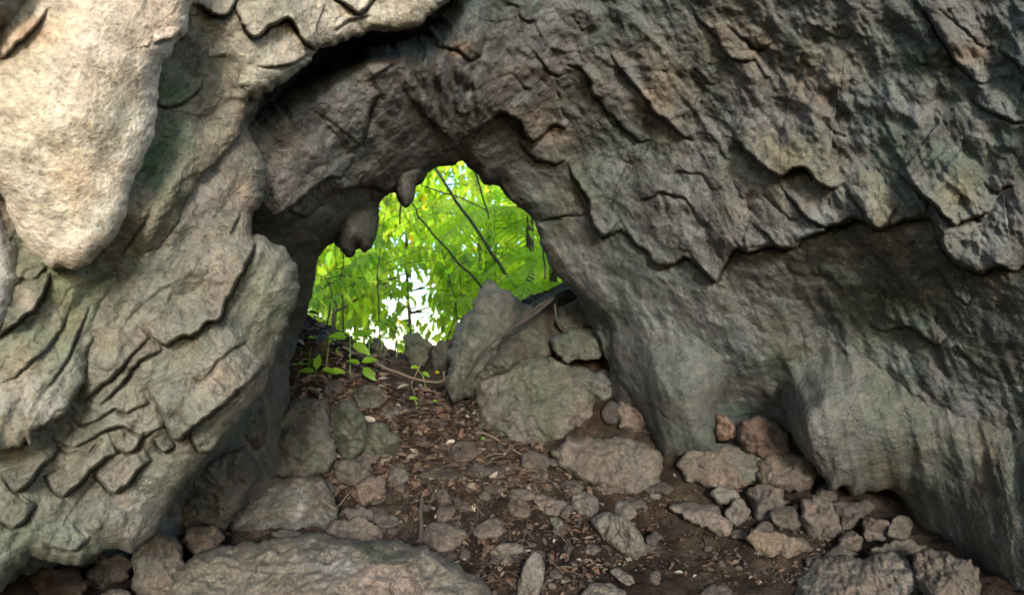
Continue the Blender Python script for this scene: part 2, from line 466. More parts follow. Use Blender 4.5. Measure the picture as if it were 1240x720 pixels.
def lips(ms, lst, parent, name, mat, seed, step=STEP, kh=1.0, kl=1.0):
    """each traced lip: a tongue of rock that swells out of the wall towards its broken lower edge"""
    for k, (pts, Hh, Ls) in enumerate(lst):
        Hh = Hh * kh; Ls = Ls * kl
        Q = wobble(pts, False, 2.0, seed + 7 * k, wl=11)
        band = Ls * 3.2
        x0, y0 = Q.min(0) - band; x1, y1 = Q.max(0) + band
        i0, i1 = max(0, np.searchsorted(ms.gx, x0)), min(len(ms.gx), np.searchsorted(ms.gx, x1))
        j0, j1 = max(0, np.searchsorted(ms.gy, y0)), min(len(ms.gy), np.searchsorted(ms.gy, y1))
        gx = ms.gx[i0:i1]; gy = ms.gy[j0:j1]
        if len(gx) < 4 or len(gy) < 4: continue
        D, C, NX, NY, T = dist_field(gx, gy, Q, False, band)
        up = (C > 0) & (D < band)
        tap = np.power(np.clip(np.sin(math.pi * np.clip(T, 0, 1)), 0, 1), .5)
        # beyond the ends of the lip the nearest point is an end point: fades out there
        PX, PY = np.meshgrid(gx, gy)
        wob = .95 + .5 * noise2(PX / 26, PY / 26, seed + k) + .12 * noise2(PX / 9, PY / 9, seed + k + 50)
        off = 1.15 * Hh * tap * np.exp(-np.minimum(D, 1e3) / (Ls * np.clip(wob, .35, 1.6)))
        rr = 1 - np.clip(D / 5.0, 0, 1)
        off = off * (0.68 + .32 * np.sqrt(np.maximum(0, 1 - rr * rr))) - .018
        keep = up & (off > -.014) & ms.ins[j0:j1, i0:i1]
        if keep.sum() < 20: continue
        d = ms.d[j0:j1, i0:i1] - np.where(up, off, 0)
        # points slid onto the lip keep the lip's own thickness
        lipoff = 1.15 * Hh * tap * .68 - .018
        d = np.where(~up & (D < 4 * step), ms.d[j0:j1, i0:i1] - lipoff, d)
        me = sheet(name, gx, gy, d, keep, (NX, NY, np.where(up, 1e9, D)), ms.col[j0:j1, i0:i1], mat, .14, 1)
        link(name, me, parent).location = -parent.location

TAN = (.34, .27, .195); GREEN = (.17, .19, .12); GREY = (.24, .23, .205); PALE = (.50, .415, .31); RUST = (.36, .20, .11)
BROWN = (.20, .145, .105); DGREY = (.155, .15, .135); DGREEN = (.09, .105, .065); OCHRE = (.26, .20, .11)

# --- back wall and ceiling, with the opening
HOLE = [(553,197),(560,193),(566,203),(575,206),(583,220),(590,226),(604,224),(615,240),(630,252),(645,266),(652,280),(657,302),(666,322),(680,338),(694,352),
        (740,400),(735,600),(345,600),(352,440),(366,396),(376,370),(382,335),(386,308),(396,298),(409,290),(412,300),(425,305),(440,300),(452,290),(458,262),(459,243),(468,236),(481,231),
        (484,246),(494,251),(501,243),(503,226),(512,222),(518,209),(526,204),(538,202)]
C_CTRL = [(300,0,3.05),(450,80,3.2),(400,120,3.22),(330,180,3.2),(335,255,3.35),(420,220,3.68),(480,215,4.1),(560,185,4.35),(600,120,4.15),(620,0,3.8),(500,40,3.25),(700,0,3.9),
          (700,150,4.5),(640,180,4.65),(620,225,4.85),(690,300,5.05),(705,360,5.2),(900,0,3.6),(1240,0,2.95),(1440,-100,2.5),(900,200,4.15),(1075,255,3.75),(1240,250,3.3),
          (900,330,4.36),(1060,330,3.98),(1200,350,3.6),(800,250,4.55),(760,350,4.95),(800,450,4.9),(850,400,4.78),(950,415,4.62),(1000,400,4.5),(1100,430,4.22),(950,455,4.75),(1100,500,4.35),(1240,500,3.95),(1240,700,3.9),(1440,700,3.4),(1440,300,2.85),
          (905,500,5.35),(905,440,4.72),(1050,620,5.4),(940,600,5.3),(700,450,5.75),(720,560,5.8),(600,540,6.2),(370,400,5.2),(350,470,5.0),(300,540,4.65),(240,600,4.35),(100,690,4.0),(0,720,3.7),
          (-200,400,3.1),(0,300,3.1),(200,300,3.4),(387,320,4.3),(400,260,3.85),(440,255,4.2),(-200,-160,3.0),(600,-160,3.5),(1000,-160,3.1),(1440,-160,2.4),(-200,760,3.4),(1240,760,3.9),(700,700,6.0)]
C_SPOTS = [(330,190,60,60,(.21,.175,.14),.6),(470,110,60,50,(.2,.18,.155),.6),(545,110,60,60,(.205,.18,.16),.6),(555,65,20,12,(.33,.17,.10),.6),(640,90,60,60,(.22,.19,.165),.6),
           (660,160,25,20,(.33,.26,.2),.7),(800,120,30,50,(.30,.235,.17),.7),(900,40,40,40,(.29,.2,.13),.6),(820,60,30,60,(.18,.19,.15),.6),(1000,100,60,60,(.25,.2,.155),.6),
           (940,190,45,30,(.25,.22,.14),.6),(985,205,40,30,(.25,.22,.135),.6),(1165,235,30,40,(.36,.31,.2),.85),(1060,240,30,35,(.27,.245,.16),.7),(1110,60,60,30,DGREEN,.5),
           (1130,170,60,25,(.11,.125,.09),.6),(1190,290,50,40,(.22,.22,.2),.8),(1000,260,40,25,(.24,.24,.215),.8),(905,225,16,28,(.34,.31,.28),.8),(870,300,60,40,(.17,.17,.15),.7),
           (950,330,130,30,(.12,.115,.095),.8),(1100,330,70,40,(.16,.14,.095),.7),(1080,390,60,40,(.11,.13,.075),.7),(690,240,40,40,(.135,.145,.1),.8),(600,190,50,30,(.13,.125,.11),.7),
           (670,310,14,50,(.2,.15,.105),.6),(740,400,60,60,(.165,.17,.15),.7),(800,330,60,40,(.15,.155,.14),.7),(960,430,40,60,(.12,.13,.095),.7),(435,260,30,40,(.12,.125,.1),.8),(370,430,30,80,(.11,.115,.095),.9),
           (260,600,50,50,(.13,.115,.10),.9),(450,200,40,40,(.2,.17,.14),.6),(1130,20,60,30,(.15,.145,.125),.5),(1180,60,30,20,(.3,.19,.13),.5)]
def c_shape(px, py, P):
    m = np.clip(.4 + 1.8 * noise2(px / 170, py / 170, 300), 0, 1)
    h = terrace(px, py, 2.05, 120, .8, 301, lam=90, H=.03) * m * np.clip((px - 480) / 120, .25, 1) * np.clip((420 - py) / 60 + (px > 940), .15, 1)
    u = px * .86 - py * .5; v = px * .5 + py * .86          # grain runs down to the right
    h = h + .024 * noise2(u / 30, v / 75, 303) + .012 * noise2(u / 12, v / 34, 304) + .007 * noise2(u / 5, v / 13, 306)
    kt = np.clip((px - 560) / 80, 0, 1) * np.clip((400 - py) / 120, 0, 1)
    fw = 22 * noise2(px / 90, py / 90, 310); u2 = px * .84 - py * .54 + fw; v2 = px * .54 + py * .84
    h = h + kt * (.06 * (.4 - np.abs(noise2(u2 / 52, v2 / 190, 317))) + .018 * (.4 - np.abs(noise2(u2 / 21, v2 / 85, 318))))
    q = fbm(P * 7, 4, 307, .6, True)
    h = h + .016 * q
    # drips running down the ceiling left of the arch
    k = np.exp(-(((px - 545) / 60) ** 2 + ((py - 105) / 55) ** 2))
    h = h + .045 * k * np.abs(noise2(px / 9, py / 44, 311)) * 2 + .025 * k * noise2(px / 14, py / 30, 312)
    # steep fluting of the lower right wall
    k2 = np.clip((py - 330) / 80, 0, 1)
    u = px * .95 - py * .3; v = px * .3 + py * .95
    h = h + .035 * k2 * noise2(u / 26, v / 120, 313) + .014 * k2 * noise2(u / 10, v / 60, 314)
    return h
C_LIPS = [
 ([(700,240),(714,262),(722,282),(738,286),(752,276),(766,296),(780,300),(792,322),(812,322),(832,312),(848,326),(866,343),(876,322),(890,300),(902,307),(935,298),(950,303),(972,290),(1000,278),(1036,264),(1050,270),(1062,280),(1090,268),(1126,262),(1140,300),(1156,318),(1184,331),(1212,323),(1240,322),(1300,330)], .15, 75),
 ([(540,187),(560,172),(575,162),(590,150),(605,136),(622,143),(630,146),(634,165),(641,171),(650,170),(662,160),(670,148),(678,152),(684,156),(692,147)], .14, 40),
 ([(683,78),(700,82),(712,95),(718,115),(727,123),(733,135),(740,139),(750,152),(765,165),(775,172),(790,170)], .09, 26),
 ([(736,62),(750,83),(762,100),(775,112),(783,122),(790,135),(798,145),(805,142),(810,150),(818,160),(830,167),(842,172),(850,165)], .10, 30),
 ([(838,18),(860,38),(870,50),(880,70),(895,75),(925,74)], .07, 24),
 ([(878,30),(890,40),(905,50),(915,60),(922,60),(940,50)], .07, 16),
 ([(880,165),(895,175),(905,185),(920,200),(946,217),(958,205),(970,203),(980,210),(992,224),(1005,230),(1020,226),(1030,212)], .25, 40),
 ([(1018,222),(1030,238),(1040,250),(1050,268),(1062,279),(1075,270),(1085,252),(1094,245)], .24, 36),
 ([(1080,205),(1103,225),(1115,237),(1130,248),(1145,265),(1157,274),(1170,267),(1185,262),(1198,258),(1210,240)], .25, 44),
 ([(1124,245),(1137,275),(1143,305),(1155,318),(1170,325),(1185,332),(1200,325),(1212,322),(1225,330),(1245,318)], .24, 44),
 ([(1190,220),(1200,232),(1207,236),(1217,228),(1236,222)], .08, 18),
 ([(940,220),(960,245),(972,262),(985,270),(1000,275),(1020,273),(1032,270),(1042,255)], .20, 34),
 ([(922,235),(945,255),(955,268),(965,270),(974,255)], .08, 22),
 ([(905,268),(930,287),(940,300),(950,303),(965,300),(976,283)], .18, 30),
 ([(626,170),(645,192),(652,198),(660,195),(672,201),(686,192)], .08, 22),
 ([(688,200),(700,225),(712,240),(714,262),(718,275),(728,288),(738,284),(745,273),(758,262)], .2, 32),
 ([(745,258),(760,285),(770,298),(780,290),(792,275)], .07, 22),
 ([(758,235),(772,245),(780,240),(787,243),(797,232),(812,238),(828,238),(838,255),(845,270),(853,275),(860,258)], .09, 26),
 ([(805,214),(825,208),(835,212),(848,210),(862,230),(868,232),(880,222)], .07, 18),
 ([(886,215),(895,235),(899,243),(908,237),(914,220)], .10, 18),
 ([(780,312),(790,325),(800,327),(812,322),(834,312)], .07, 26),
 ([(832,304),(845,322),(860,340),(868,343),(873,333),(875,318)], .11, 22),
 ([(884,285),(895,303),(900,306),(908,300),(928,298),(940,285)], .08, 26),
 ([(1100,-5),(1125,20),(1135,42),(1145,55),(1155,75),(1170,88),(1180,100),(1194,103),(1205,95)], .10, 28),
 ([(1135,10),(1165,35),(1180,50),(1192,60),(1205,58)], .06, 20),
 ([(1208,60),(1230,75),(1238,90),(1250,95)], .08, 20),
 ([(985,140),(1000,150),(1010,160),(1026,167),(1035,160)], .06, 20),
 ([(1170,115),(1185,130),(1205,140),(1225,148),(1250,150)], .08, 30),
 ([(308,274),(325,269),(345,259),(360,246),(375,235),(395,217),(405,214),(412,218),(420,208),(428,195)], .09, 34),
 ([(345,250),(352,256),(365,264),(375,262),(385,250)], .07, 20),
 ([(405,238),(425,227),(440,227),(452,225),(460,231),(470,234),(484,226)], .12, 30),
 ([(418,190),(437,176),(447,150),(450,128),(462,112)], .10, 34),
 ([(445,100),(460,88),(475,80),(485,68)], .06, 20),
 ([(525,55),(555,62),(565,72),(575,75),(585,62),(590,45)], .07, 26),
 ([(640,55),(655,75),(668,90),(678,95),(690,85)], .06, 24),
 ([(600,95),(622,90),(634,108),(642,111),(652,100)], .05, 22),
 ([(1150,300),(1165,330)], .01, 5),
 ([(650,270),(690,260),(705,262),(715,255)], .06, 24),
 ([(1050,395),(1075,402),(1100,395),(1120,410),(1133,420),(1150,405)], .09, 30),
]
rl = np.random.default_rng(88)
def more_lips(lst, n, box, tpl, size, hh, ok):
    while n:
        x, y = rl.uniform(box[0], box[1]), rl.uniform(box[2], box[3]); sz = rl.uniform(*size)
        if not ok(x, y): continue
        t = np.array(tpl) * [sz * rl.uniform(.7, 1.2), sz * rl.uniform(.6, 1.1)] + rl.normal(size=(len(tpl), 2)) * sz * .05
        t[:, 0] = np.sort(t[:, 0]); lst.append(([(x + a, y + b) for a, b in t], rl.uniform(*hh) * .68, sz * .75)); n -= 1
RT = [(0, 0), (.22, .30), (.42, .62), (.58, .95), (.68, 1.0), (.8, .86), (.9, .9), (1.05, .66)]
LT = [(0, .62), (.12, .9), (.25, 1.0), (.36, .92), (.55, .66), (.75, .45), (1.0, 0)]
more_lips(C_LIPS, 13, (600, 1200, -20, 270), RT, (22, 60), (.045, .09), lambda x, y: y < 60 + .45 * (x - 560) and y < 250)
more_lips(C_LIPS, 3, (320, 560, 100, 230), LT, (24, 50), (.045, .08), lambda x, y: y < 230 and y > 330 - .55 * x + 60)
more_lips(C_LIPS, 4, (960, 1200, 300, 390), RT, (24, 50), (.04, .07), lambda x, y: True)
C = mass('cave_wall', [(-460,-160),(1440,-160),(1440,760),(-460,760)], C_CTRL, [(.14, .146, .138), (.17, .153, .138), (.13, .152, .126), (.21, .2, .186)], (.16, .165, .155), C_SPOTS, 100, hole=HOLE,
         kmul=1.05, lipdef=(C_LIPS, 500, 1.6, .02), trench=[([(575,-60),(556,-15),(535,22),(500,50),(450,54),(405,72),(350,108),(318,132),(298,158)], 15, .45)], rw=26, rd=.16, amp=3.0, shape=c_shape, step=1.75, skirt=1.1, spread=.10, bbox=(-460,1440,-95,760), wl=16)  # colour kept dark: flash falloff towards back and right put in
cw = tag(link('cave_wall', C.me), 'grey brown limestone back wall and ceiling of the cave around the leafy opening', None, None, 'structure')
lips(C, C_LIPS, cw, 'rock_lip', M_ROCK, 500, kh=.85, kl=1.6)

# --- left wall, lower layers
L_CTRL = [(-220,0,2.3),(0,300,2.5),(0,600,2.6),(0,715,2.62),(180,250,2.58),(100,330,2.55),(200,100,2.58),(300,160,2.85),(322,230,2.92),(200,350,2.65),(360,340,3.02),(330,460,2.98),
          (250,540,2.86),(150,450,2.66),(100,640,2.74),(200,640,2.98),(260,420,2.8),(280,300,2.78),(-220,700,2.4),(330,-100,2.6),(0,-160,2.2),(240,500,2.78)]
L_SPOTS = [(200,130,40,30,GREEN,.8),(190,190,30,40,(.10,.15,.07),.7),(300,230,20,60,(.40,.31,.235),.8),(285,310,25,50,(.38,.3,.225),.7),(260,450,40,30,(.38,.3,.22),.7),(330,360,30,60,(.25,.25,.165),.6),
           (250,330,40,40,(.29,.25,.19),.5),(160,420,30,30,(.33,.25,.19),.6),(60,620,60,40,(.19,.205,.145),.7),(150,620,60,60,(.195,.2,.165),.8),(215,560,40,30,(.16,.165,.13),.7),(20,650,40,60,(.185,.2,.14),.7),
           (100,670,60,20,(.2,.2,.14),.6),(320,130,20,30,(.3,.235,.17),.6)]
def l_shape(px, py, P):
    k = np.clip((py - 150) / 100, 0.35, 1)
    h = k * terrace(px, py, 1.0, 130, .5, 321, H=.014) + terrace(px, py, 1.15, 40, .5, 325, H=.006) * np.clip(.55 + 1.5 * noise2(px / 110, py / 110, 327), 0, 1)
    u = px * .87 + py * .5; v = -px * .5 + py * .87
    h = h + .016 * noise2(u / 14, v / 60, 331)
    return h
L_LIPS = [
 ([(92, 492), (108, 482), (122, 467), (135, 460), (152, 440), (165, 425), (184, 407)], 0.07, 26),
 ([(172, 395), (183, 408), (192, 417), (203, 417), (212, 412), (222, 405), (230, 408), (243, 400), (247, 392), (266, 390), (272, 370), (288, 341), (297, 322), (308, 303), (306, 285), (307, 258)], 0.11, 34),
 ([(106, 483), (122, 492), (130, 485), (145, 468), (160, 447), (172, 435), (185, 430), (200, 422)], 0.06, 18),
 ([(176, 470), (192, 495), (202, 515), (207, 532), (214, 536), (222, 530), (228, 523), (245, 510), (272, 490), (290, 472), (310, 457), (325, 440)], 0.13, 44),
 ([(84, 505), (100, 518), (110, 512), (122, 507), (140, 495), (152, 502), (165, 495), (184, 488)], 0.06, 20),
 ([(60, 530), (88, 545), (110, 532), (130, 520), (150, 515), (172, 530), (185, 522), (204, 516)], 0.06, 22),
 ([(0, 570), (10, 590), (22, 598), (32, 590), (50, 568), (74, 540)], 0.09, 28),
 ([(52, 575), (68, 598), (78, 603), (95, 588), (108, 573), (120, 562), (135, 552), (154, 543)], 0.09, 28),
 ([(110, 570), (125, 587), (137, 600), (155, 587), (170, 567), (186, 556)], 0.09, 28),
 ([(66, 535), (76, 547), (86, 549), (94, 543), (104, 552), (114, 540), (128, 530)], 0.06, 14),
 ([(136, 535), (143, 546), (152, 551), (164, 547), (170, 536), (176, 522)], 0.08, 18),
 ([(186, 530), (193, 546), (200, 551), (208, 545), (214, 536)], 0.07, 14),
 ([(228, 525), (235, 540), (244, 549), (256, 550), (263, 540), (270, 525)], 0.09, 20),
 ([(255, 138), (262, 146), (275, 150), (285, 150), (297, 146), (312, 130)], 0.07, 14),
 ([(222, 448), (233, 456), (242, 464), (250, 458), (262, 440), (282, 424), (302, 412)], 0.06, 22),
 ([(52, 658), (72, 668), (94, 667), (112, 650)], 0.06, 22),
 ([(-5, 628), (14, 640), (30, 632), (46, 610)], 0.06, 24),
]
more_lips(L_LIPS, 1, (10, 300, 180, 610), LT, (28, 60), (.04, .07), lambda x, y: (x < 120 and y > 560) or (x > 130 and y > 620 - 1.5 * x and y < 760 - x))
LW = mass('rock_wall', [(-470,-160),(330,-160),(330,60),(318,118),(300,150),(304,165),(325,205),(320,240),(304,262),(306,287),(312,284),(345,300),(361,325),(363,352),(352,385),(338,420),(331,440),(318,475),
          (280,520),(262,542),(225,582),(205,615),(190,645),(160,669),(143,663),(128,664),(97,684),(70,681),(38,674),(0,716),(-60,770),(-470,770)],
          L_CTRL, [(.19,.205,.145), (.32, .262, .205), (.21, .215, .17), (.31, .275, .225)], (.27, .245, .19), L_SPOTS, 140, kmul=1.0, lipdef=(L_LIPS, 700, 1.8, .03), rw=26, rd=.14, amp=3, mat=M_FLOW, shape=l_shape, skirt=.9, spread=-.05)
lw = tag(link('rock_wall', LW.me, None, (-1.3, 3.0, .4)), 'layered greenish tan flowstone wall on the left with scalloped hanging edges', 'rock wall')
lips(LW, L_LIPS, lw, 'rock_lip', M_FLOW, 700, kh=1.25, kl=1.4)

# --- front sheet over the left wall
M2_LIPS = [([(116,348),(138,330),(150,302),(170,276),(188,246)], .045, 24), ([(56,474),(82,436),(95,402),(112,366)], .045, 24), ([(-4,350),(10,345),(24,338),(40,342),(60,322)], .05, 20), ([(190,200),(208,215),(215,240),(222,210),(235,190)], .03, 20), ([(-5,412),(12,398),(25,388),(45,372),(52,360),(62,330)], .10, 40),
          ([(-5,470),(20,455),(35,440),(55,425),(75,400),(88,370)], .04, 22),
          ([(186,125),(200,132),(225,125),(240,110),(250,92)], .05, 20)]
M2 = mass('flowstone_sheet', [(-470,-160),(300,-160),(305,100),(292,165),(262,195),(235,225),(222,245),(210,280),(195,300),(180,317),(158,338),(136,362),(126,378),(116,400),(106,428),(104,440),(107,455),(98,470),(86,490),(70,508),(45,519),(40,530),(36,541),(31,527),(26,540),(12,541),(0,548),(-60,556),(-150,600),(-250,590),(-340,640),(-470,620)],
          [(-220,-100,2.15),(0,300,2.38),(180,250,2.5),(100,330,2.47),(200,100,2.5),(280,165,2.74),(140,350,2.57),(100,430,2.52),(0,540,2.35),(60,500,2.42),(-220,500,2.25),(280,-100,2.5),(40,420,2.42)],
          [GREEN, (.33, .27, .19), (.235, .235, .165)], (.27, .245, .18),
          [(210,115,30,25,(.12,.17,.085),.8),(200,190,25,45,(.09,.14,.06),.75),(60,490,60,35,(.47,.42,.36),.9),(20,470,40,30,(.46,.39,.3),.7),(110,380,30,40,(.25,.255,.17),.5),(75,380,12,60,(.36,.32,.17),.6),(20,440,30,30,(.36,.3,.2),.6),(30,350,20,25,(.45,.38,.29),.8),(250,140,30,15,(.33,.26,.19),.5)],
          170, kmul=1.05, lipdef=(M2_LIPS, 760, 1.8, .03), rw=16, rd=.05, amp=3.5, mat=M_FLOW, skirt=.25,
          shape=lambda px, py, P: .02 * noise2((px * .87 + py * .5) / 16, (-px * .5 + py * .87) / 70, 341) + terrace(px, py, .75, 80, .5, 343, H=.010))
m2 = tag(link('flowstone_sheet', M2.me, None, (-1.4, 2.6, .5)), 'broad green and cream flowstone sheet ending in pale fringed drips at far left', 'flowstone')
lips(M2, M2_LIPS, m2, 'rock_lip', M_FLOW, 760)

# --- pale hanging mass at upper left
M1_LIPS = [([(-5,72),(5,72),(12,62),(22,52),(40,38),(60,10)], .05, 30), ([(186,55),(198,48),(205,52),(212,45),(222,35)], .05, 14), ([(170,52),(178,58),(185,48)], .03, 10)]
M1 = mass('hanging_rock', [(250,-160),(234,0),(229,10),(226,38),(214,50),(205,70),(194,78),(191,105),(190,150),(184,170),(176,190),(162,215),(156,245),(152,262),(143,285),(125,305),(108,318),(98,322),(88,327),(76,322),(62,326),(45,310),(25,290),(10,262),(2,235),(-35,214),(-110,202),(-180,222),(-260,185),(-350,205),(-440,130),(-450,-160)],
          [(-220,-100,1.8),(0,60,2.0),(100,60,2.04),(215,20,2.2),(180,120,2.25),(150,220,2.25),(100,290,2.22),(75,322,2.24),(10,240,2.15),(60,180,2.07),(-200,150,1.95),(240,-150,2.2),(115,150,2.1),(60,285,2.2)],
          [(.54,.42,.30),(.43,.355,.27),(.56,.47,.37)], PALE,
          [(100,230,26,30,(.55,.30,.16),.65),(50,45,45,22,(.42,.27,.16),.55),(120,225,50,25,(.56,.42,.28),.5),(30,130,20,60,(.5,.41,.3),.5),(130,270,25,50,(.53,.46,.38),.8),(60,240,40,40,(.6,.52,.41),.7),(180,120,14,60,(.5,.45,.38),.7),(150,30,50,30,(.42,.36,.265),.6),(200,20,20,20,(.5,.38,.29),.7),(195,62,12,12,(.48,.46,.42),.9),(90,300,30,14,(.5,.37,.3),.6)],
          200, lipdef=(M1_LIPS, 800, 1.8, .03), kmul=1.75, rw=26, rd=.07, amp=3, mat=M_PALE, skirt=.4, wl=24, ndisp=.45)  # pale stone; extra brightness of the near flash put into its colour
m1 = tag(link('hanging_rock', M1.me, None, (-1.3, 2.0, 2.0)), 'large pale cream hanging rock lobe with orange stains at the upper left', 'hanging rock')
lips(M1, M1_LIPS, m1, 'rock_lip', M_FLOW, 800)
MK = mass('rock_chunk', [(-150,-160),(60,-160),(40,0),(29,8),(27,18),(15,33),(0,37),(-40,58),(-90,40),(-140,-20)], [(-100,-100,1.72),(0,0,1.86),(30,10,1.93),(-100,40,1.78),(40,-140,1.75)], [(.33,.29,.24),(.4,.34,.27)], (.36,.31,.255), [], 215, rw=30, rd=.1, amp=3, mat=M_FLOW, skirt=.25, ndisp=.6)
tag(link('rock_chunk', MK.me, None, (-1.2, 1.9, 2.2)), 'small grey brown rock chunk in the very top left corner', 'rock')
M5 = mass('grey_rock', [(-70,212),(-20,225),(4,245),(12,268),(28,302),(24,322),(25,340),(16,352),(15,372),(10,388),(0,402),(-45,418),(-95,396),(-128,345),(-135,280),(-112,235)], [(-180,300,2.05),(0,260,2.3),(20,310,2.34),(0,390,2.28),(-180,400,2.1),(-60,320,2.2)],
          [(.42,.41,.4),(.5,.47,.42)], (.46,.44,.41), [], 230, kmul=1.3, rw=24, rd=.1, amp=3, mat=M_FLOW, skirt=.25, ndisp=.6)
tag(link('grey_rock', M5.me, None, (-1.6, 2.3, 1.5)), 'whitish grey rock knob at the left edge under the cream lobe', 'rock')

# --- ledge across the top left
M3_LIPS = [([(228,12),(240,6),(250,14),(262,21),(274,22),(281,10),(290,-5)], .07, 30), ([(282,8),(290,22),(296,36),(305,47),(318,42),(330,32),(342,25),(352,23),(362,42),(372,54),(384,62),(396,52)], .08, 40),
          ([(398,-4),(412,2),(425,10),(434,19),(442,12),(450,2),(460,-6)], .07, 22), ([(405,40),(414,30),(424,25),(436,22),(450,20)], .04, 14), ([(310,82),(330,82),(350,80),(370,70),(380,64)], .04, 24), ([(205,82),(222,80),(240,76),(258,70),(275,68)], .04, 14)]
M3 = mass('rock_ledge', [(150,-160),(600,-160),(552,-20),(545,0),(536,8),(526,14),(512,28),(488,37),(462,39),(445,37),(430,44),(405,54),(386,60),(378,70),(366,84),(345,99),(326,112),(310,119),(296,117),(286,110),(282,100),(285,90),(275,76),(262,78),(250,86),(235,90),(212,86),(200,80),(190,60)],
          [(160,-150,2.45),(230,40,2.58),(260,70,2.64),(310,110,2.74),(350,70,2.8),(440,30,2.95),(530,0,3.07),(560,-140,2.85),(330,20,2.7)],
          [(.36,.32,.25),(.46,.4,.31),(.4,.34,.26)], (.42,.365,.28), [(250,50,40,30,(.34,.29,.22),.7),(330,90,40,25,(.37,.345,.27),.7),(420,15,50,20,(.52,.46,.37),.7),(490,20,40,20,(.45,.39,.29),.5),(535,5,10,10,(.6,.6,.58),.8)],
          250, lipdef=(M3_LIPS, 830, 1.8, .04), kmul=1.4, rw=22, rd=.1, amp=3.5, mat=M_FLOW, skirt=.22, wl=12)
m3 = tag(link('rock_ledge', M3.me, None, (-.9, 2.6, 2.4)), 'pale broken rock ledge across the top left above a black gap', 'rock ledge')
lips(M3, M3_LIPS, m3, 'rock_lip', M_FLOW, 830)

# --- hanging stones of the arch
ST = mass('stalactite', [(404,244),(420,232),(445,226),(462,230),(466,238),(458,248),(460,272),(455,288),(447,303),(438,306),(434,296),(428,310),(420,314),(413,304),(410,288),(405,270)],
          [(405,240,3.98),(460,235,4.15),(430,270,4.05),(420,310,4.15),(450,300,4.2)], [(.10,.11,.085)], (.135,.135,.11), [(425,290,10,25,(.16,.15,.13),.6)], 260, rw=22, rd=.22, amp=2.5, skirt=.5, close=True, step=1.4, ndisp=.6)
st = tag(link('stalactite', ST.me, None, base_of(ST.me)), 'dark two pointed stalactite hanging at the left of the leafy opening', 'stalactite')
ST2 = mass('stalactite', [(478,205),(500,200),(512,205),(504,224),(502,240),(496,252),(490,253),(485,246),(480,230)], [(480,210,4.08),(505,210,4.15),(492,250,4.2)], [(.12,.12,.10)], (.15,.14,.12), [], 265, rw=12, rd=.12, amp=2, skirt=.3, close=True, step=1.4, ndisp=.5)
tag(link('stalactite.001', ST2.me, None, base_of(ST2.me)), 'short blunt stalactite in the top middle of the opening beside the thin vine', 'stalactite')

# --- smooth flowstone bulges of the right wall
def r_shape(px, py, P):
    u = px * .97 - py * .25; v = px * .25 + py * .97
    return .05 * noise2(u / 40, v / 150, 351) + .022 * noise2(u / 13, v / 90, 353) + .005 * noise2(u / 5, v / 45, 355) + .01 * fbm(P * 8, 4, 356, .6, True)
R1_LIPS = [([(1145,395),(1165,430),(1185,450),(1210,465),(1235,470),(1270,468)], .10, 50), ([(968,535),(985,545),(1000,560),(1015,545),(1025,520)], .03, 26), ([(1000,555),(1012,568),(1030,575),(1042,560)], .03, 18)]
R1 = mass('flowstone_bulge', [(1000,378),(985,388),(962,412),(947,445),(943,468),(948,492),(958,520),(970,547),(985,563),(998,580),(1004,592),(1010,596),(1016,588),(1024,588),(1032,599),(1040,600),(1050,592),(1060,597),(1075,592),(1086,596),(1100,612),(1107,632),(1112,650),(1130,655),(1150,666),(1175,682),(1200,700),(1240,720),(1440,760),(1440,380),(1240,440),(1170,420),(1130,412),(1090,398),(1060,380),(1030,372)],
          [(1000,385,4.75),(1060,385,4.65),(960,450,4.45),(990,520,4.3),(1010,590,4.5),(1050,450,4.3),(1100,520,4.22),(1100,600,4.55),(1130,650,4.5),(1240,450,4.15),(1240,600,3.85),(1240,710,3.8),(1420,500,3.3),(1420,740,3.2),(1130,415,4.55),(1170,425,4.4),(1240,445,4.3),(1180,520,4.1)],
          [(.17,.18,.15),(.2,.19,.165),(.145,.155,.125)], (.185,.185,.16),
          [(985,500,20,50,(.29,.285,.26),.9),(1000,400,40,20,(.16,.15,.135),.8),(1070,470,30,50,(.15,.165,.125),.6),(1080,600,40,30,(.24,.19,.14),.8),(1110,640,20,20,(.22,.17,.125),.7),(1200,560,14,60,(.25,.185,.125),.7),(1190,660,30,40,(.19,.155,.12),.6),(1030,570,14,20,(.24,.24,.22),.8),(1130,540,20,60,(.14,.155,.12),.6),(1210,460,40,20,(.11,.105,.1),.7)],
          280, lipdef=(R1_LIPS, 860, 1.8, .02), blend=(C, lambda x, y: sm((y - (380 + np.clip(x - 1060, 0, 400) * .34 + np.clip(1000 - x, 0, 60) * 1.1)) / 110)), rw=60, rd=.3, amp=3, mat=M_FLOW, shape=r_shape, skirt=.7, ndisp=.6)
r1 = tag(link('flowstone_bulge', R1.me, None, (1.9, 4.3, .4)), 'big smooth grey green flowstone bulge with hanging points on the lower right wall', 'flowstone')
lips(R1, R1_LIPS, r1, 'rock_lip', M_FLOW, 860)
R2 = mass('flowstone_column', [(715,345),(800,340),(890,348),(894,440),(878,468),(868,490),(866,525),(872,550),(800,555),(790,525),(762,475),(730,430)],
          [(790,385,5.0),(840,380,4.9),(840,440,4.68),(885,390,4.85),(880,440,4.78),(795,440,4.74),(755,440,4.9),(790,500,4.95),(840,500,4.8),(840,545,4.95)], [(.16,.17,.145),(.185,.18,.155)], (.18,.18,.158), [(840,410,30,20,(.165,.16,.145),.7)], 290, blend=(C, lambda x, y: sm((y - 352) / 125) * sm((x - 728) / 85)), rw=46, rd=.3, amp=3, mat=M_FLOW, shape=r_shape, skirt=.5, ndisp=.6)
tag(link('flowstone_column', R2.me, None, base_of(R2.me)), 'smooth grey flowstone column left of the dark hollow in the right wall', 'flowstone')
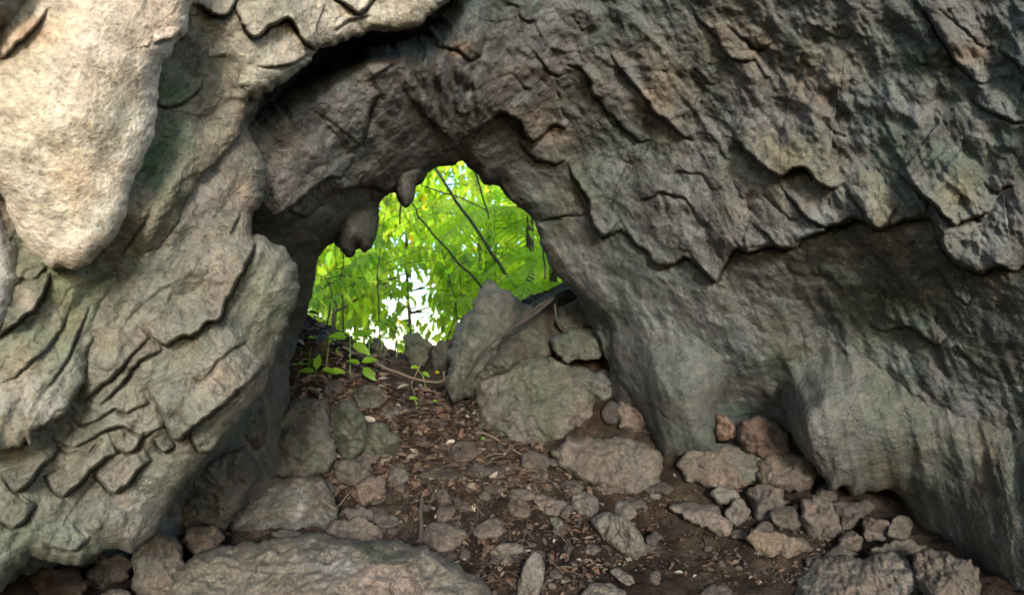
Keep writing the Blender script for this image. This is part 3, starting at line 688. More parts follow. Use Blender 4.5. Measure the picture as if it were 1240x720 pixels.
R3 = mass('flowstone_column', [(700,330),(740,330),(790,350),(800,380),(795,430),(800,470),(760,470),(735,440),(720,400),(700,365)],
          [(705,345,5.5),(760,345,5.3),(760,390,5.15),(790,400,5.15),(760,460,5.35),(730,430,5.45)], [(.16,.165,.14)], (.17,.172,.152), [], 295, blend=(C, lambda x, y: sm((y - 335) / 110)), rw=50, rd=.3, amp=3, mat=M_FLOW, shape=r_shape, skirt=.5, ndisp=.6)
tag(link('flowstone_column.001', R3.me, None, base_of(R3.me)), 'bulging grey rock face beside the right foot of the opening', 'flowstone')

# ------------------------------------------------------------------ boulders traced one by one
def facets(px, py, cx, cy, rx, ry, seed, n=9):
    r = np.random.default_rng(seed); u = (px - cx) / rx; v = (py - cy) / ry
    best = np.full(px.shape, -9.0)
    for _ in range(n):
        a = r.uniform(0, 6.283); q = math.sqrt(r.uniform(0, 1)) * .95
        su, sv = q * math.cos(a), q * math.sin(a)
        t = .8 * ((su * su + sv * sv) + 2 * su * (u - su) + 2 * sv * (v - sv)) + r.uniform(-.45, .4)
        best = np.maximum(best, t)
    return best

NBOX = [0]
def boulder(label, poly, depth, col, pal=None, thick=None, tilt=0.0, spots=(), amp=5.0, fac=1.8, cat='boulder', name='boulder', step=1.6, group=None, lp=None, raw=False):
    depth = depth if raw else G(depth)
    NBOX[0] += 1; seed = 1000 + 17 * NBOX[0]
    P = np.array(poly, float); cx, cy = (P.min(0) + P.max(0)) / 2; rx, ry = (P.max(0) - P.min(0)) / 2
    size = 2 * min(rx, ry) / F * depth; T = thick or size * .55
    if not raw: depth = min(depth, floor_hit(cx, min(735, cy + .7 * ry)) - .04)
    ctrl = [(cx - rx, cy - ry, depth + tilt), (cx + rx, cy - ry, depth + tilt), (cx - rx, cy + ry, depth - tilt), (cx + rx, cy + ry, depth - tilt), (cx, cy, depth)]
    def sh(px, py, P0):
        h = -fac * T * .62 * facets(px, py, cx, cy, rx, ry, seed) - (1 - fac) * T * .3 * (((px - cx) / rx) ** 2 + ((py - cy) / ry) ** 2)
        return h + .075 * fbm(P0 * 6, 5, seed + 3, .55, True) * min(1, size * 2.5) + .016 * fbm(P0 * 26, 3, seed + 8)
    m = mass(name, poly, ctrl, pal or [], col, list(spots), seed, rw=min(rx, ry) * .24, rd=T * .32, amp=amp, mat=M_STONE, shape=sh, skirt=T * 1.6, ndisp=.35 * min(1, size * 2), close=True, step=step, wl=16)
    o = tag(link(name, m.me, None, base_of(m.me)), label, cat, group)
    if lp: lips(m, lp, o, 'rock_lip', M_STONE, seed, step)
    return o

PK = (.25, .185, .145); GR = (.19, .175, .15); MG = (.15, .16, .11); WB = (.29, .225, .18)
boulder('tall grey slab boulder leaning at the right side of the opening', [(592,343),(612,347),(630,357),(641,374),(630,392),(614,410),(608,428),(592,455),(572,476),(550,488),(538,472),(543,440),(550,410),(558,386),(573,360)], 6.4, (.13,.128,.1), [(.085,.09,.06),(.19,.185,.15)], thick=.4, tilt=.25, amp=7)
boulder('craggy mossy outcrop rising from the slab to the right wall', [(600,430),(612,405),(632,374),(650,364),(676,350),(702,350),(735,366),(745,400),(700,410),(664,432),(624,448),(592,472),(574,484),(566,470),(586,446)], 6.42, (.13,.125,.09), [MG,(.09,.07,.05)], thick=.5, tilt=.15)
boulder('large mossy round boulder below the slab, biggest of the slope', [(578,458),(598,442),(630,430),(660,430),(688,438),(710,462),(723,484),(718,506),(700,521),(682,535),(655,546),(630,545),(602,526),(582,505),(574,480)], 5.95, (.2,.185,.155), [MG,(.24,.2,.165)], tilt=.15, spots=[(650,450,40,20,(.15,.16,.1),.7),(700,500,20,20,(.23,.17,.13),.6)], fac=.6)
boulder('flat mossy rock wedged against the wall above the round boulder', [(668,408),(690,398),(715,394),(735,388),(748,408),(745,424),(712,436),(684,438),(670,425)], 6.25, (.165,.17,.125), [MG], tilt=.1)
boulder('green tinted rock between the round boulder and the grey wall', [(667,447),(690,442),(725,448),(758,452),(768,466),(752,480),(727,484),(700,468),(680,460)], 6.1, (.17,.175,.14), [MG,(.2,.19,.17)], tilt=.1)
boulder('dark rock under the roots just right of the opening', [(672,372),(700,358),(735,365),(742,385),(722,396),(690,400),(674,392)], 6.5, (.12,.115,.085), [MG], tilt=.1)
boulder('long low boulder below the round mossy boulder', [(664,548),(680,534),(706,528),(745,528),(785,534),(800,548),(803,570),(792,592),(768,599),(735,590),(702,580),(678,566)], 5.55, (.2,.17,.14), [(.17,.165,.135),(.24,.19,.15)], fac=.5, tilt=.12)
boulder('pinkish rock wedged under the grey column', [(750,478),(772,472),(795,482),(812,508),(806,530),(775,530),(752,518),(744,498)], 5.75, PK, [(.2,.165,.135)], tilt=.05)
boulder('broad rounded boulder at the foot of the grey column', [(818,560),(830,545),(860,536),(900,534),(935,542),(945,560),(930,578),(900,592),(855,590),(828,580)], 5.25, (.2,.175,.14), [(.17,.17,.13),(.245,.18,.14)], fac=.5, tilt=.1)
boulder('small reddish block inside the hollow of the right wall', [(866,502),(878,498),(890,508),(894,528),(886,536),(870,532)], 5.3, (.28,.18,.13), [PK])
boulder('pitted reddish brown block right of the small one in the hollow', [(894,512),(915,502),(940,508),(958,528),(962,548),(940,556),(905,550),(896,535)], 5.2, (.23,.15,.11), [(.18,.12,.09)])
boulder('brown block under the left tip of the flowstone bulge', [(915,556),(945,546),(975,552),(992,566),(985,590),(950,596),(920,585)], 5.0, (.16,.125,.1), [PK])
boulder('flat angular slab lying on the earth below the grey column', [(808,614),(822,605),(845,606),(868,612),(878,625),(892,632),(880,645),(860,643),(838,632)], 4.85, WB, [(.22,.18,.15)], tilt=.12)
boulder('pale cracked rock behind the flat angular slab', [(858,595),(880,587),(896,592),(895,605),(882,614),(862,608)], 4.95, (.25,.225,.19))
boulder('rounded grey rock right of the flat angular slab', [(884,606),(898,602),(908,615),(904,632),(890,638),(878,624)], 4.8, (.24,.2,.17))
boulder('grey rock at the edge of the dark soil under the reddish blocks', [(905,590),(930,582),(948,590),(950,612),(935,632),(915,628),(906,612)], 4.9, (.19,.165,.14), [PK])
boulder('knobbly orange stained rock above the dark soil at right', [(902,650),(915,640),(935,642),(955,648),(975,655),(985,668),(965,676),(938,682),(915,672)], 4.5, (.27,.205,.15), [(.33,.21,.12),(.2,.16,.13)])
boulder('tall broken rock left of the lower right cavity', [(968,604),(985,598),(1003,605),(1015,625),(1022,645),(1005,660),(985,655),(972,640)], 4.75, (.21,.17,.14), [PK])
boulder('small brown rock at the mouth of the lower right cavity', [(1018,648),(1030,640),(1045,650),(1042,668),(1025,672),(1016,662)], 4.55, (.22,.17,.135))
boulder('rubble block deep in the lower right cavity', [(1040,632),(1058,624),(1078,636),(1084,652),(1066,660),(1046,655)], 4.95, (.19,.145,.12))
boulder('dark block in the back of the lower right cavity', [(1005,610),(1025,604),(1045,612),(1048,630),(1028,638),(1010,630)], 5.2, (.15,.12,.1))
boulder('brown shelf rock right of the lower right cavity', [(1050,668),(1075,655),(1105,652),(1125,662),(1110,674),(1078,678),(1056,678)], 4.4, (.2,.16,.125))
boulder('large pale rough boulder at the bottom right', [(960,722),(968,692),(985,676),(1010,672),(1040,676),(1075,668),(1100,672),(1115,700),(1125,740),(1060,765),(960,765)], 3.95, (.235,.195,.155), [(.19,.165,.135),PK], spots=[(1090,690,20,30,(.28,.25,.215),.7)], tilt=.15)
boulder('split brown boulder in the bottom right corner beside the wall', [(1105,668),(1130,662),(1160,672),(1185,688),(1190,712),(1180,750),(1130,760),(1112,715)], 3.9, (.18,.145,.115), [PK], tilt=.1)
boulder('tall smooth grey boulder on the left of the earth slope', [(318,540),(330,505),(352,485),(376,479),(396,486),(405,505),(408,540),(402,570),(365,584),(328,575)], 5.2, (.185,.18,.145), [(.15,.16,.11),(.21,.185,.155)], fac=.4, tilt=.1)
boulder('broken rock right of the tall smooth boulder', [(392,505),(405,488),(425,484),(442,500),(448,525),(440,548),(418,560),(402,550)], 5.4, (.175,.155,.125), [MG])
boulder('brown angular rock beside the litter at the slope centre left', [(430,530),(446,512),(468,515),(485,530),(486,550),(468,562),(442,560)], 5.5, (.165,.14,.115), [MG])
boulder('mossy small rock under the seedling', [(425,478),(440,466),(458,468),(468,482),(460,496),(436,498)], 6.0, (.15,.135,.105), [MG])
boulder('wide grey boulder with a pale scar left of the slope', [(272,640),(285,612),(308,590),(330,577),(358,572),(388,580),(402,598),(410,618),(402,640),(360,650),(310,654)], 4.65, (.205,.185,.155), [(.165,.165,.13),PK], spots=[(348,615,8,10,(.4,.37,.34),.8)], tilt=.12)
boulder('brown block between the two grey boulders at left', [(400,562),(420,554),(440,560),(448,578),(430,590),(408,585)], 5.0, (.2,.17,.135))
boulder('pinkish angular block leaning on the brown block', [(432,585),(446,574),(462,576),(468,592),(460,608),(440,613),(428,602)], 4.85, PK)
boulder('low rock in the shade under the pinkish block', [(410,618),(430,612),(452,618),(450,630),(425,634)], 4.75, (.18,.15,.125))
boulder('flat pale rock behind the front boulder', [(388,640),(408,628),(440,626),(460,635),(464,652),(430,658),(398,656)], 4.4, (.24,.19,.155))
boulder('narrow rock squeezed between left wall and tall smooth boulder', [(282,520),(300,498),(318,492),(326,510),(318,540),(300,552),(286,542)], 4.7, (.165,.14,.115))
boulder('dark wall rock under the left flowstone', [(205,640),(215,600),(235,570),(265,550),(300,545),(318,570),(300,600),(275,640),(245,660)], 4.25, (.145,.13,.115), [(.19,.175,.14)], fac=.3, thick=.3)
boulder('huge pale foreground boulder with flowing bands at the bottom', [(196,735),(205,690),(235,672),(270,660),(310,655),(350,648),(385,646),(420,652),(470,655),(520,664),(560,684),(590,708),(602,735),(560,775),(250,775)], 3.55, (.27,.225,.185), [(.21,.19,.15),(.3,.235,.19)], tilt=.25, fac=.45, thick=.5,
        spots=[(465,692,55,16,(.5,.39,.31),.95),(380,680,30,20,(.36,.33,.3),.8),(450,660,60,8,(.12,.13,.09),.8),(560,690,25,25,(.2,.175,.14),.7),(320,690,25,25,(.31,.25,.19),.6),(463,706,12,8,(.22,.13,.09),.8)],
        lp=[([(345,690),(375,700),(410,712),(440,700),(460,688),(490,684),(500,700),(510,722)],.03,18), ([(480,672),(498,690),(512,715),(520,735)],.03,16)])
boulder('upright block left of the foreground boulder', [(160,672),(168,652),(182,645),(205,648),(225,660),(222,690),(212,712),(190,735),(158,730)], 3.75, (.225,.185,.15), [(.18,.175,.13)], spots=[(180,690,14,16,(.21,.22,.19),.7)], tilt=.1)
boulder('brown knob between the upright block and the wide grey boulder', [(215,655),(232,636),(255,634),(272,645),(268,668),(240,678)], 4.1, (.21,.165,.13), [PK])
boulder('reddish rubble rock under the left wall foot', [(30,715),(45,690),(75,684),(98,690),(108,710),(95,735),(45,740)], 3.75, (.15,.105,.085))
boulder('broken rock in the dark gap at the lower left', [(98,700),(118,672),(142,668),(160,676),(158,698),(130,715),(105,722)], 3.85, (.155,.115,.095))
boulder('low pale rock at the bottom left corner beside the upright block', [(112,725),(130,712),(155,712),(165,728),(140,745),(115,742)], 3.6, (.2,.165,.135))
boulder('dark mossy rock in the middle of the opening sill', [(486,430),(488,406),(498,400),(512,404),(522,416),(520,440),(500,446)], 7.35, (.11,.115,.075), [MG])
boulder('dark rock right of the middle sill rock', [(520,425),(532,413),(546,415),(552,432),(546,458),(528,455)], 7.2, (.10,.10,.07), [MG])
boulder('dark earthy rock on the left bank under the left jamb', [(362,425),(372,405),(390,400),(402,412),(398,432),(378,440)], 6.75, (.10,.085,.065), [MG])
boulder('dark rounded rock left of the middle sill rock', [(440,420),(450,410),(464,412),(472,425),(462,436),(445,436)], 7.2, (.09,.09,.06), [MG])
# stones lying in the earth of the slope
for lb, poly, c in [
 ('squarish pinkish stone in front of the upright twig', [(512,640),(522,630),(545,634),(560,640),(570,648),(558,662),(540,672),(520,662),(510,655)], (.25,.195,.155)),
 ('stubby stone right of the squarish pinkish one', [(570,645),(578,634),(594,626),(608,630),(610,645),(598,657),(580,655)], (.24,.19,.15)),
 ('flat stone below the stubby one', [(590,668),(606,656),(628,658),(640,668),(632,682),(608,685)], (.25,.2,.16)),
 ('oval pinkish stone in the dark soil at the centre', [(642,602),(655,596),(678,606),(687,614),(676,622),(655,618)], (.26,.2,.165)),
 ('brown stone left of the oval pinkish stone', [(612,610),(622,600),(636,603),(645,620),(638,630),(620,627)], (.22,.165,.125)),
 ('upper slab of the stepped pale stone pair at centre right', [(692,596),(708,594),(724,602),(728,616),(716,628),(700,630),(692,615)], (.24,.2,.17)),
 ('long pale stone with an angular end at centre right', [(712,628),(735,618),(758,626),(775,645),(786,664),(772,682),(750,668),(732,655)], (.25,.215,.175)),
 ('small rounded stone above the long pale stone', [(740,612),(752,602),(766,608),(772,624),(760,630),(742,622)], (.23,.195,.165)),
 ('narrow green grey stone pointing down below the oval stone', [(664,626),(676,625),(686,640),(682,652),(672,642)], (.24,.22,.17)),
 ('upright pointed stone at the bottom centre', [(624,715),(634,682),(648,665),(658,672),(660,695),(654,722),(640,735),(626,730)], (.25,.21,.175)),
 ('thin slanting slab at the bottom right of centre', [(736,690),(748,686),(765,698),(778,712),(770,718),(750,704)], (.27,.22,.18)),
 ('brown stone beside the root at the upper slope', [(628,552),(642,544),(660,552),(666,575),(658,590),(640,588),(632,570)], (.21,.165,.13)),
 ('low brown stone half buried in the litter', [(540,545),(556,532),(574,534),(582,550),(566,562),(546,560)], (.15,.115,.09)),
 ('flat brown stone half buried below the litter', [(505,575),(525,562),(550,562),(560,575),(545,590),(515,588)], (.12,.092,.072)),
 ('small stone at the foot of the brown stone', [(612,578),(622,572),(632,580),(628,592),(615,592)], (.2,.155,.12)),
 ('flat stone at the bottom edge below the thin slab', [(700,722),(715,705),(740,706),(760,718),(750,732),(710,735)], (.24,.195,.155)),
 ('round stone at the bottom edge right of the thin slab', [(845,722),(855,708),(875,706),(890,716),(886,732),(855,735)], (.21,.165,.13)),
 ('short flat stone on the dark soil at right', [(880,642),(895,640),(908,645),(905,652),(885,652)], (.22,.175,.14)),
 ('tiny white stone against the broad rounded boulder', [(812,570),(818,566),(822,572),(820,578),(813,577)], (.45,.45,.43)),
 ('small stone pair left of the flat angular slab', [(785,595),(795,592),(802,600),(798,606),(788,604)], (.22,.2,.17)),
 ('pale small stone at the foot of the big slab boulder', [(553,494),(558,490),(565,493),(563,498),(556,499)], (.42,.36,.28)),
]:
    P_ = np.array(poly, float); cx = P_[:, 0].mean(); yb = P_[:, 1].max() * .7 + P_[:, 1].mean() * .3
    boulder(lb, poly, floor_hit(cx, yb) - .015, c, raw=True, pal=[(c[0] * .75, c[1] * .75, c[2] * .75)], cat='stone', name='stone', step=1.2 if np.ptp(P_[:, 0]) > 25 else .8, amp=1.8, tilt=.06)

# rubble heaps: blocks lying on one another
def blob(r, cx, cy, w_, h_):
    n = r.integers(6, 9); a = np.sort(r.uniform(0, 6.283, n) * .35 + np.arange(n) / n * 6.283 * .65 + .2)
    a = np.arange(n) / n * 6.283 + r.uniform(-.3, .3, n); q = r.uniform(.75, 1.1, n)
    return [(cx + w_ / 2 * q[i] * math.cos(a[i]), cy + h_ / 2 * q[i] * math.sin(a[i])) for i in range(n)]
r = np.random.default_rng(404)
for lb0, gr, pts, cs in [
 ('angular rubble block under the flowstone bulge', 'rubble heap under the flowstone bulge',
  [(940,560,40,30),(1000,600,34,36),(985,570,36,26),(950,628,40,34),(960,660,36,24),(1030,628,30,30),(1060,645,34,24),(1015,672,44,26),(1090,640,30,34),(1045,615,28,24),(930,610,30,28),(1000,640,30,30),(1075,668,40,20),(985,680,30,18),(925,640,24,20),(1040,690,40,22)], (.19,.155,.125)),
 ('greyish rubble block left of the earth slope', 'rubble along the left edge of the slope',
  [(455,600,34,26),(480,575,30,26),(300,625,36,30),(420,640,44,18),(350,648,50,18),(265,618,30,34),(470,630,30,16),(440,560,30,24),(395,590,24,26),(335,500,24,30),(310,560,26,30),(405,470,30,20),(470,500,30,22),(455,640,26,16)], (.18,.155,.13)),
 ('brownish block between the right hand boulders', 'blocks between the right hand boulders',
  [(740,500,34,30),(805,590,30,18),(822,540,24,24),(770,610,26,12),(655,560,24,30),(690,590,28,14),(880,585,40,20),(760,465,30,24),(610,540,24,16)], (.18,.15,.125)),
 ('half buried brown rock showing through the dark earth of the slope', 'half buried rocks in the slope', [(717, 665, 28, 16), (575, 571, 28, 24), (789, 590, 28, 14), (674, 613, 36, 24), (560, 613, 22, 14), (536, 603, 18, 24), (532, 644, 22, 16), (695, 592, 28, 16), (683, 641, 28, 14), (582, 571, 36, 14), (673, 695, 22, 14), (601, 678, 18, 14), (542, 620, 22, 20), (484, 591, 22, 14), (736, 591, 36, 16), (695, 587, 36, 16), (807, 593, 22, 16), (791, 580, 18, 20), (764, 608, 28, 14), (542, 673, 22, 16), (792, 699, 18, 20), (747, 592, 28, 14), (779, 663, 36, 16), (685, 620, 18, 24), (791, 654, 18, 24), (537, 624, 22, 24), (429, 563, 18, 20), (432, 506, 18, 14), (457, 623, 36, 24), (448, 543, 18, 24), (419, 504, 36, 20), (454, 515, 28, 16), (426, 487, 18, 16), (427, 522, 18, 16), (363, 492, 18, 24), (413, 579, 28, 14), (450, 552, 22, 24), (431, 515, 18, 20), (590, 508, 36, 24), (596, 590, 36, 16), (630, 598, 36, 20), (585, 506, 28, 16), (604, 580, 18, 16), (616, 501, 22, 16), (681, 558, 36, 14), (604, 570, 36, 20), (697, 508, 18, 24), (699, 539, 18, 20)], (.17,.135,.11)),
]:
    order = sorted(range(len(pts)), key=lambda i: pts[i][1]); names = {}
    rows = [order[i * len(order) // 3:(i + 1) * len(order) // 3] for i in range(3)]
    for rn, row in zip(('back', 'middle', 'front'), rows):
        for q_, i in enumerate(sorted(row, key=lambda i: pts[i][0])):
            names[i] = ('first', 'second', 'third', 'fourth', 'fifth', 'sixth')[min(q_, 5)] + ' from left in the %s row' % rn
    for bi_, (cx, cy, w_, h_) in enumerate(pts):
        if len(pts) < 20: lb = lb0 + ', ' + names[bi_]
        else: lb = lb0
        f = r.uniform(.75, 1.2); c = tuple(v * f for v in cs)
        d_ = floor_hit(cx, cy + h_ * .4)
        boulder(lb, blob(r, cx, cy, w_ * 1.1, h_ * 1.1), min(d_ - .03, 5.35 if cx > 600 else 9), c, [tuple(v * .75 for v in c)], cat='rock', name='rock', group=gr, raw=True, tilt=.05, amp=3)

# small scattered stones
def small_stone_mesh(seed):
    r = np.random.default_rng(seed)
    import bmesh
    bm = bmesh.new(); bmesh.ops.create_icosphere(bm, subdivisions=3, radius=1)
    V = np.array([v.co for v in bm.verts]); Fc = np.array([[v.index for v in f.verts] for f in bm.faces]); bm.free()
    pl = r.normal(size=(9, 3)); pl /= np.linalg.norm(pl, axis=1)[:, None]; off = r.uniform(.55, .95, 9)
    dots = V @ pl.T; k = np.where(dots > .05, off / np.maximum(dots, .05), 9).min(1)
    R = np.minimum(1, k) * (1 + .12 * fbm(V * 2 + seed, 3, seed))
    V = V * R[:, None] * np.array([1, .8, .6])
    c = KA * np.array([.23, .18, .145]) * r.uniform(.7, 1.25) + np.zeros((len(V), 3))
    return raw_mesh('stone', V, None, Fc, c, M_STONE)
pool = [small_stone_mesh(s) for s in range(9)]
r = np.random.default_rng(5); cnt = 0
zones = [(470,800,560,715,95),(780,1000,600,715,30),(340,520,480,640,30),(620,720,640,715,20),(480,640,470,560,18)]
for (xa, xb, ya, yb, n) in zones:
    for _ in range(n):
        px, py = r.uniform(xa, xb), r.uniform(ya, yb); d = floor_hit(px, py); p = unproj(px, py, d)
        if d > 7.6: continue
        s = r.choice([.014, .02, .03, .045], p=[.4, .3, .2, .1])
        o = bpy.data.objects.new('stone', pool[r.integers(9)]); S.collection.objects.link(o)
        o.location = (p[0], p[1], float(floor_z(p[0], p[1]) + s * .15)); o.scale = (s, s, s); o.rotation_euler = (r.uniform(-.4, .4), r.uniform(-.4, .4), r.uniform(0, 6.28))
        tag(o, 'small loose stone fragment lying in the dark earth of the cave floor', 'stone', 'small stones scattered over the cave floor')

# ------------------------------------------------------------------ leaf litter, twigs, roots
def leaf_template(wd=.5, droop=.15, fold=.12, n=4):
    """blade along +x, length 1, folded on its midrib"""
    t = np.linspace(0, 1, n + 1); wv = wd * .5 * np.sin(math.pi * np.power(t, .75)) ** .9
    V = []; T = []
    for i, x in enumerate(t):
        z = -droop * x * x
        V += [(x, -wv[i], z + fold * wv[i]), (x, 0, z), (x, wv[i], z + fold * wv[i])]
    for i in range(n):
        a = 3 * i
        T += [(a, a + 3, a + 4, a + 1), (a + 1, a + 4, a + 5, a + 2)]
    return np.array(V, float), np.array(T)

def rot_mats(r, n, yaw=None, pitch=(-.5, .5), roll=(-.6, .6)):
    y = r.uniform(0, 6.283, n) if yaw is None else yaw
    p = r.uniform(*pitch, n); q = r.uniform(*roll, n)
    cy, sy, cp, sp, cr, sr = np.cos(y), np.sin(y), np.cos(p), np.sin(p), np.cos(q), np.sin(q)
    M = np.empty((n, 3, 3))
    M[:, 0, 0] = cy * cp; M[:, 0, 1] = cy * sp * sr - sy * cr; M[:, 0, 2] = cy * sp * cr + sy * sr
    M[:, 1, 0] = sy * cp; M[:, 1, 1] = sy * sp * sr + cy * cr; M[:, 1, 2] = sy * sp * cr - cy * sr
    M[:, 2, 0] = -sp; M[:, 2, 1] = cp * sr; M[:, 2, 2] = cp * cr
    return M

def scatter_leaves(name, pos, R, size, tpl, cols, mat):
    V, Q = tpl; n = len(pos)
    W = np.einsum('nij,vj->nvi', R, V) * size[:, None, None] + pos[:, None]
    q = (Q[None] + (np.arange(n) * len(V))[:, None, None]).reshape(-1, 4)
    return raw_mesh(name, W.reshape(-1, 3), q, None, np.repeat(cols, len(V), 0), mat)

r = np.random.default_rng(21); pos = []; sz = []; cl = []
LZ = [(400,660,470,600,3600,(.035,.12)),(480,720,560,720,1900,(.025,.08)),(350,470,380,500,1100,(.06,.11)),(560,720,355,440,900,(.05,.1)),(720,1000,600,715,900,(.02,.055)),(590,690,420,450,300,(.05,.08)),(200,420,600,700,120,(.03,.05))]
palette = np.array([(.15,.09,.055),(.22,.145,.09),(.10,.06,.04),(.32,.24,.165),(.07,.045,.033),(.5,.42,.32),(.2,.10,.055)])
for (xa, xb, ya, yb, n, sr) in LZ:
    for _ in range(n):
        px, py = r.uniform(xa, xb), r.uniform(ya, yb)
        pos.append((px, py)); sz.append(r.uniform(*sr) * r.uniform(.6, 1.2)); cl.append(palette[r.choice(7, p=[.2,.17,.25,.08,.2,.03,.07])] * r.uniform(.7, 1.2))
pp = np.array(pos)
# drop the pixels onto the slope
dd = np.arange(3.2, 8.6, .04); best = np.full(len(pp), np.nan)
for d in dd:
    P_ = unproj(pp[:, 0], pp[:, 1], d); m = np.isnan(best)
    if not m.any(): break
    z = floor_z(P_[m, 0], P_[m, 1]); hit = P_[m, 2] < z
    ii = np.where(m)[0][hit]; best[ii] = d
ok = ~np.isnan(best)
P_ = unproj(pp[:, 0], pp[:, 1], np.nan_to_num(best, nan=8)); P_[:, 2] = floor_z(P_[:, 0], P_[:, 1]) + floor_detail(P_[:, 0], P_[:, 1]) + r.uniform(.004, .03, len(P_))
P_ = P_[ok]; sz = np.array(sz)[ok]; cl = np.array(cl)[ok]
R_ = rot_mats(r, len(P_), pitch=(-.55, .55), roll=(-.8, .8))
me = scatter_leaves('leaf_litter', P_, R_, sz, leaf_template(.45, .25, .35), cl * .55, M_LITTER)
tag(link('leaf_litter', me), 'brown dead leaves littering the earth slope', None, None, 'stuff')

def tube(name, pts, r0, r1, mat, n=6, sub=4, wig=0.0, seed=0):
    P = np.array(pts, float)
    # Catmull-Rom through the points
    E = np.vstack([2 * P[0] - P[1], P, 2 * P[-1] - P[-2]]); C_ = []
    for i in range(1, len(E) - 2):
        for t in np.arange(sub) / sub:
            a, b, c, d = E[i - 1], E[i], E[i + 1], E[i + 2]
            C_.append(.5 * (2 * b + (c - a) * t + (2 * a - 5 * b + 4 * c - d) * t * t + (3 * b - a - 3 * c + d) * t ** 3))
    C_.append(P[-1]); C_ = np.array(C_)
    if wig: C_ = C_ + wig * np.stack([noise2(np.arange(len(C_)) * .5, np.full(len(C_), seed * 3.1 + k), 9 + k) for k in range(3)], -1)
    T = np.gradient(C_, axis=0); T /= np.linalg.norm(T, axis=1)[:, None] + 1e-9
    up = np.array([0, 0, 1.]) if abs(T[0, 2]) < .9 else np.array([1., 0, 0])
    A = np.cross(T, up); A /= np.linalg.norm(A, axis=1)[:, None] + 1e-9; B = np.cross(T, A)
    rad = np.linspace(r0, r1, len(C_)); an = np.arange(n) / n * 2 * math.pi
    V = C_[:, None] + rad[:, None, None] * (np.cos(an)[None, :, None] * A[:, None] + np.sin(an)[None, :, None] * B[:, None])
    m = len(C_); idx = np.arange(m * n).reshape(m, n)
    q = np.stack([idx[:-1], np.roll(idx[:-1], -1, 1), np.roll(idx[1:], -1, 1), idx[1:]], -1).reshape(-1, 4)
    return raw_mesh(name, V.reshape(-1, 3), q, None, None, mat)

def pxpath(pts): return [unproj(a, b, G(c)) for a, b, c in pts]
def on_floor(px, py, up=.02):
    d = floor_hit(px, py); p = unproj(px, py, d); p[2] = float(floor_z(p[0], p[1])) + up; return p

def stick(name, label, pts, r0, r1, mat=None, cat='root', group=None, wig=.01):
    me = tube(name, pts, r0, r1, mat or M_ROOT, wig=wig, seed=len(bpy.data.objects))
    return tag(link(name, me, None, base_of(me)), label, cat, group)
stick('root', 'thick dark root running down across the slab boulder', pxpath([(672,360,6.35),(640,385,6.2),(610,405,6.1),(585,425,6.05),(572,445,6.15),(560,470,6.3)]), .013, .008)
stick('root', 'pale curved root crossing the mossy mound right of the slab', pxpath([(690,352,6.6),(665,362,6.4),(640,380,6.3),(620,400,6.25)]), .014, .008, M_ROOT)
stick('root', 'hanging loop of root at the right end of the mound', pxpath([(672,368,6.35),(674,385,6.3),(680,398,6.25),(690,400,6.2)]), .012, .009)
stick('root', 'long pale root spanning the dark hollow under the sill', pxpath([(415,420,6.9),(440,432,6.75),(470,446,6.6),(500,457,6.5),(530,462,6.5),(548,452,6.6)]), .012, .008, M_TWIG)
stick('root', 'thin forked root hanging in front of the dark hollow', pxpath([(510,440,6.6),(503,455,6.55),(498,466,6.5),(503,480,6.45)]), .007, .004, M_TWIG)
stick('root', 'thin straight root hanging right of the dark hollow', pxpath([(538,450,6.6),(540,470,6.5),(543,485,6.45)]), .008, .004, M_TWIG)
stick('root', 'looping root on the slope below the litter', [on_floor(560,525), on_floor(585,535,.06), on_floor(608,545,.05), on_floor(632,556)], .012, .007, M_TWIG)
stick('stick', 'fallen branch lying slanted on the dark litter', [on_floor(520,590,.03), on_floor(560,583,.04), on_floor(598,565,.03)], .014, .008, M_ROOT, 'stick')
stick('stick', 'short upright broken stick behind the squarish pinkish stone', [on_floor(510,658,.0), on_floor(510,658,.0) + np.array([.0, 0, .14]), on_floor(510,658,0) + np.array([.005, .0, .27])], .018, .014, M_ROOT, 'stick')
stick('stick', 'thin pale twig leaning on the grey boulder at left', [on_floor(398,632,.04), on_floor(415,617,.05), on_floor(428,603,.06)], .006, .004, M_TWIG, 'stick')
r = np.random.default_rng(31)
for k in range(120):
    z = [(430,660,490,620),(480,720,580,715),(360,460,400,480),(600,720,360,430)][r.choice(4, p=[.5,.28,.1,.12])]
    px, py = r.uniform(z[0], z[1]), r.uniform(z[2], z[3]); a = on_floor(px, py, .02)
    th = r.uniform(0, 6.28); ln = r.uniform(.05, .2)
    b = a + ln * np.array([math.cos(th), math.sin(th), 0]); b[2] = float(floor_z(b[0], b[1])) + .03
    mid = (a + b) / 2 + r.uniform(-.02, .02, 3); mid[2] += .02
    me = tube('twig', [a, mid, b], r.uniform(.002, .0045), .0015, M_TWIG if r.random() < .6 else M_ROOT, n=4, sub=3)
    tag(link('twig', me, None, tuple(a)), 'thin dry twig lying on the leaf litter of the slope', 'twig', 'twigs strewn over the slope')

# ------------------------------------------------------------------ green plants
def single_leaf(name, parent, p, yaw, pitch, roll, ln, me, sc=1.0):
    o = bpy.data.objects.new(name, me); S.collection.objects.link(o); o.parent = parent
    o.location = p; o.rotation_euler = (roll, pitch, yaw); o.scale = (ln, ln * sc, ln); return o
def leaf_mesh(wd, droop, fold, tint, mat=None):
    V, Q = leaf_template(wd, droop, fold, 6)
    return raw_mesh('leaf', V, Q, None, np.array(tint) + np.zeros((len(V), 3)), mat or M_LEAF)
LEAFS = [leaf_mesh(.42, .25, .35, t) for t in ((.95, 1.0, 1.0), (.7, .85, .8), (1.15, 1.05, .9), (.5, .65, .7))]
YLEAF = leaf_mesh(.6, .2, .3, (1.5, .8, .5))

